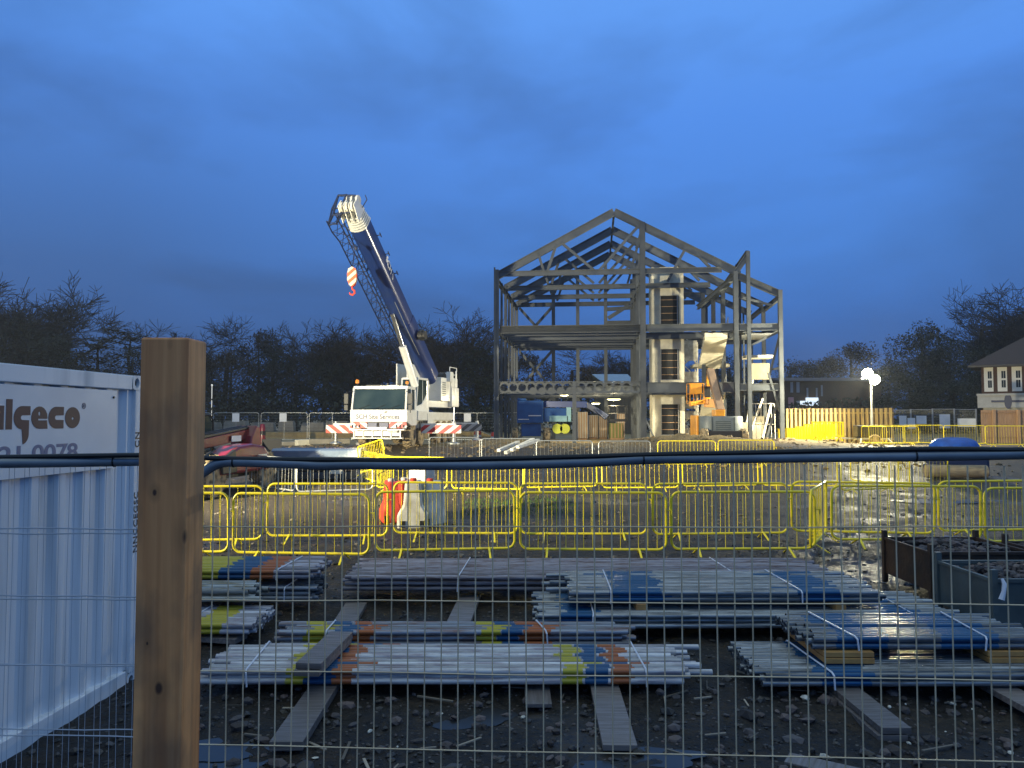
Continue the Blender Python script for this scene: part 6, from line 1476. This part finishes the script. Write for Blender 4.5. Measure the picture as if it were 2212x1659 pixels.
# (kind, top pixel x, top pixel y, distance, label, width)
TL = [
 ('b2', -20, 612, 92, 'tallest bare tree at the left picture edge', 1.1), ('b1', 78, 655, 95, 'bare tree second from the left edge, above the container roof', 1.0), ('e1', 60, 690, 88, 'dense dark tree low behind the container roof at the left', 1.0), ('b3', 138, 690, 97, 'bare round topped tree above the middle of the container sign', .9),
 ('e2', 120, 730, 86, 'dark ivy clad tree above the container sign', 1.3), ('c1', 212, 735, 92, 'layered cedar above the container, left of the post', 1.5), ('c1', 282, 718, 88, 'layered cedar just left of the timber post', 1.3), ('k1', 286, 745, 84, 'narrow green conifer against the left of the timber post', .9),
 ('b1', 420, 702, 92, 'bare tree rising just right of the timber post', 1.1), ('e1', 395, 745, 88, 'dark tree behind the top of the timber post', 1.2), ('b3', 480, 722, 96, 'bare tree second right of the timber post', 1.0), ('w1', 560, 716, 93, 'brown leaved bushy tree above the telehandler', .8), ('w1', 500, 760, 89, 'low brown bushy tree above the telehandler boom', 1.2), ('e2', 590, 752, 90, 'dark bushy tree above the steel panels', 1.2),
 ('w1', 640, 768, 94, 'brown bushy tree in the dip left of the two bare trees', 1.2), ('b2', 735, 708, 90, 'wide bare tree left of the crane boom', 1.25), ('b1', 792, 714, 93, 'bare tree touching the left side of the crane boom', 1.1), ('e1', 700, 775, 86, 'dark bushy tree left of the crane beacon', 1.1), ('e2', 770, 790, 87, 'dark bushy tree behind the crane cab roof', 1.3), ('w1', 840, 780, 91, 'brown bushy tree behind the luffing cylinder', 1.2),
 ('b2', 905, 700, 91, 'wide bare tree right of the crane boom', 1.25), ('b3', 958, 722, 95, 'bare tree between the crane boom and the frame', 1.0), ('w1', 960, 785, 88, 'brown bushy tree right of the crane counterweight', 1.1), ('b1', 1045, 702, 90, 'bare tree against the left columns of the frame', 1.0), ('e2', 1030, 745, 87, 'dark ivy clad tree left of the frame', 1.1), ('e1', 1085, 770, 92, 'dark tree behind the left bay of the frame', 1.1),
 ('w1', 1150, 765, 94, 'brown tree seen through the crossed braces', 1.2), ('b3', 1225, 768, 97, 'bare tree seen right of the crossed braces', 1.1), ('b1', 1300, 768, 98, 'bare tree seen through the middle bay of the frame', 1.1), ('w1', 1270, 795, 92, 'low brown tree seen under the second floor beams', 1.3), ('b2', 1370, 765, 96, 'bare tree seen beside the lift shaft', 1.0), ('e2', 1440, 800, 95, 'dark tree seen behind the lift shaft', 1.2),
 ('k1', 1548, 758, 104, 'small pointed conifer seen between the right columns', 1.6), ('k1', 1575, 768, 104, 'second pointed conifer seen between the right columns', 1.6), ('e2', 1620, 790, 100, 'dark tree seen through the right wing of the frame', 1.2), ('k1', 1706, 775, 104, 'pointed conifer just right of the frame', 1.8), ('w1', 1745, 783, 103, 'low brown tree above the dark terrace', 1.5),
 ('w1', 1838, 744, 104, 'round brown tree behind the floodlight', 1.25), ('w1', 1790, 775, 101, 'brown tree left of the floodlight', 1.1), ('e1', 1920, 790, 100, 'dark tree right of the floodlight', 1.2), ('e1', 1990, 700, 96, 'big round dark evergreen right of the floodlight', .95), ('e1', 2050, 735, 92, 'dark evergreen under the tall bare trees', 1.0), ('b3', 2095, 660, 100, 'tall bare tree left of the house roof', .9),
 ('b1', 2165, 636, 98, 'tallest bare tree above the house roof', .85), ('b2', 2230, 650, 97, 'bare tree at the right picture edge above the roof', .9), ('e2', 2120, 750, 94, 'dark tree behind the house eaves', 1.0), ('e1', 2190, 745, 96, 'dark tree behind the house roof', 1.0), ('e1', 1965, 815, 80, 'low dark hedge like tree behind the white notice boards', 1.7), ('e1', 2060, 820, 79, 'low dark bush like tree left of the house', 1.6)]
for k, vx, vy, d, lb, ws in TL: tree(k, vx, vy, d, lb, ws)
# ground cover and scrub under the trees
def scrub():
    rn = random.Random(9); q = MB()
    for k in range(26000):
        x = rn.uniform(-75, 78); y = rn.uniform(80, 90); h = 3.6 + 3.0 * noise.noise(V3((x * .12, 1, 4))) + 1.2 * noise.noise(V3((x * .5, 2, 4)))
        if x > 28: h = 2.6 + .5 * h * .5
        z = .5 + h * rn.random() ** .8; p = V3((x, y, z)); s = rn.uniform(.2, .5); a = V3((rn.gauss(0, 1), rn.gauss(0, 1), rn.gauss(0, 1))).normalized(); b_ = a.cross(V3((rn.gauss(0, 1), rn.gauss(0, 1), rn.gauss(0, 1)))).normalized()
        q.add([p - a * s * .5, p + b_ * s * .4, p + a * s * .5, p - b_ * s * .4], [(0, 1, 2, 3)])
    tag(q.build('undergrowth', M['leaf']), kind='stuff')
    q = MB()
    for k in range(1500):
        p = V3((rn.uniform(-1.2, 1.6), rn.uniform(17.5, 21), 0)); p.z = gz(p.x, p.y); a = rn.uniform(0, 6.28); u = V3((math.cos(a), math.sin(a), 0)); h = rn.uniform(.03, .10)
        q.add([p - u * .008, p + u * .008, p + V3((rn.gauss(0, .02), rn.gauss(0, .02), h))], [(0, 1, 2)])
    tag(q.build('grass_patch', M['grass']), kind='stuff')
M['grass'] = mat('grass', (.05, .11, .02), .8, island=.4)
scrub()
# far lights among the trees
for i, (vx, vy, d) in enumerate([(981, 829, 80), (458, 832, 84), (440, 845, 84)]):
    p = P(vx, vy, d); q = MB(); q.lathe([(.02, -.1), (.1, -.06), (.1, .06), (.02, .1)], n=10); q.bx(-.03, .03, -.03, .03, -p.z + .5, -.1); o = q.build('street_lamp', emit('far lamp', (1, .95, .8), 3 if i == 0 else .6)); o.location = p
    tag(o, ['tiny bright lamp among the trees right of the crane', 'faint lamp among the trees above the telehandler cab', 'fainter low lamp among the trees by the timber post'][i], 'lamp', 'far lamps among the trees')

# ------------------------------------------------------------------ damp evening haze
def haze():
    q = MB(); q.bx(-150, 150, -14, 128, -1.2, 30); m = bpy.data.materials.new('damp haze'); m.use_nodes = True; N = m.node_tree.nodes; N.remove(N['Principled BSDF'])
    v = N.new('ShaderNodeVolumePrincipled'); v.inputs['Density'].default_value = .0005; v.inputs['Color'].default_value = (.8, .86, .95, 1); v.inputs['Anisotropy'].default_value = .3
    m.node_tree.links.new(v.outputs[0], N['Material Output'].inputs['Volume']); tag(q.build('haze', m), kind='stuff')
haze()
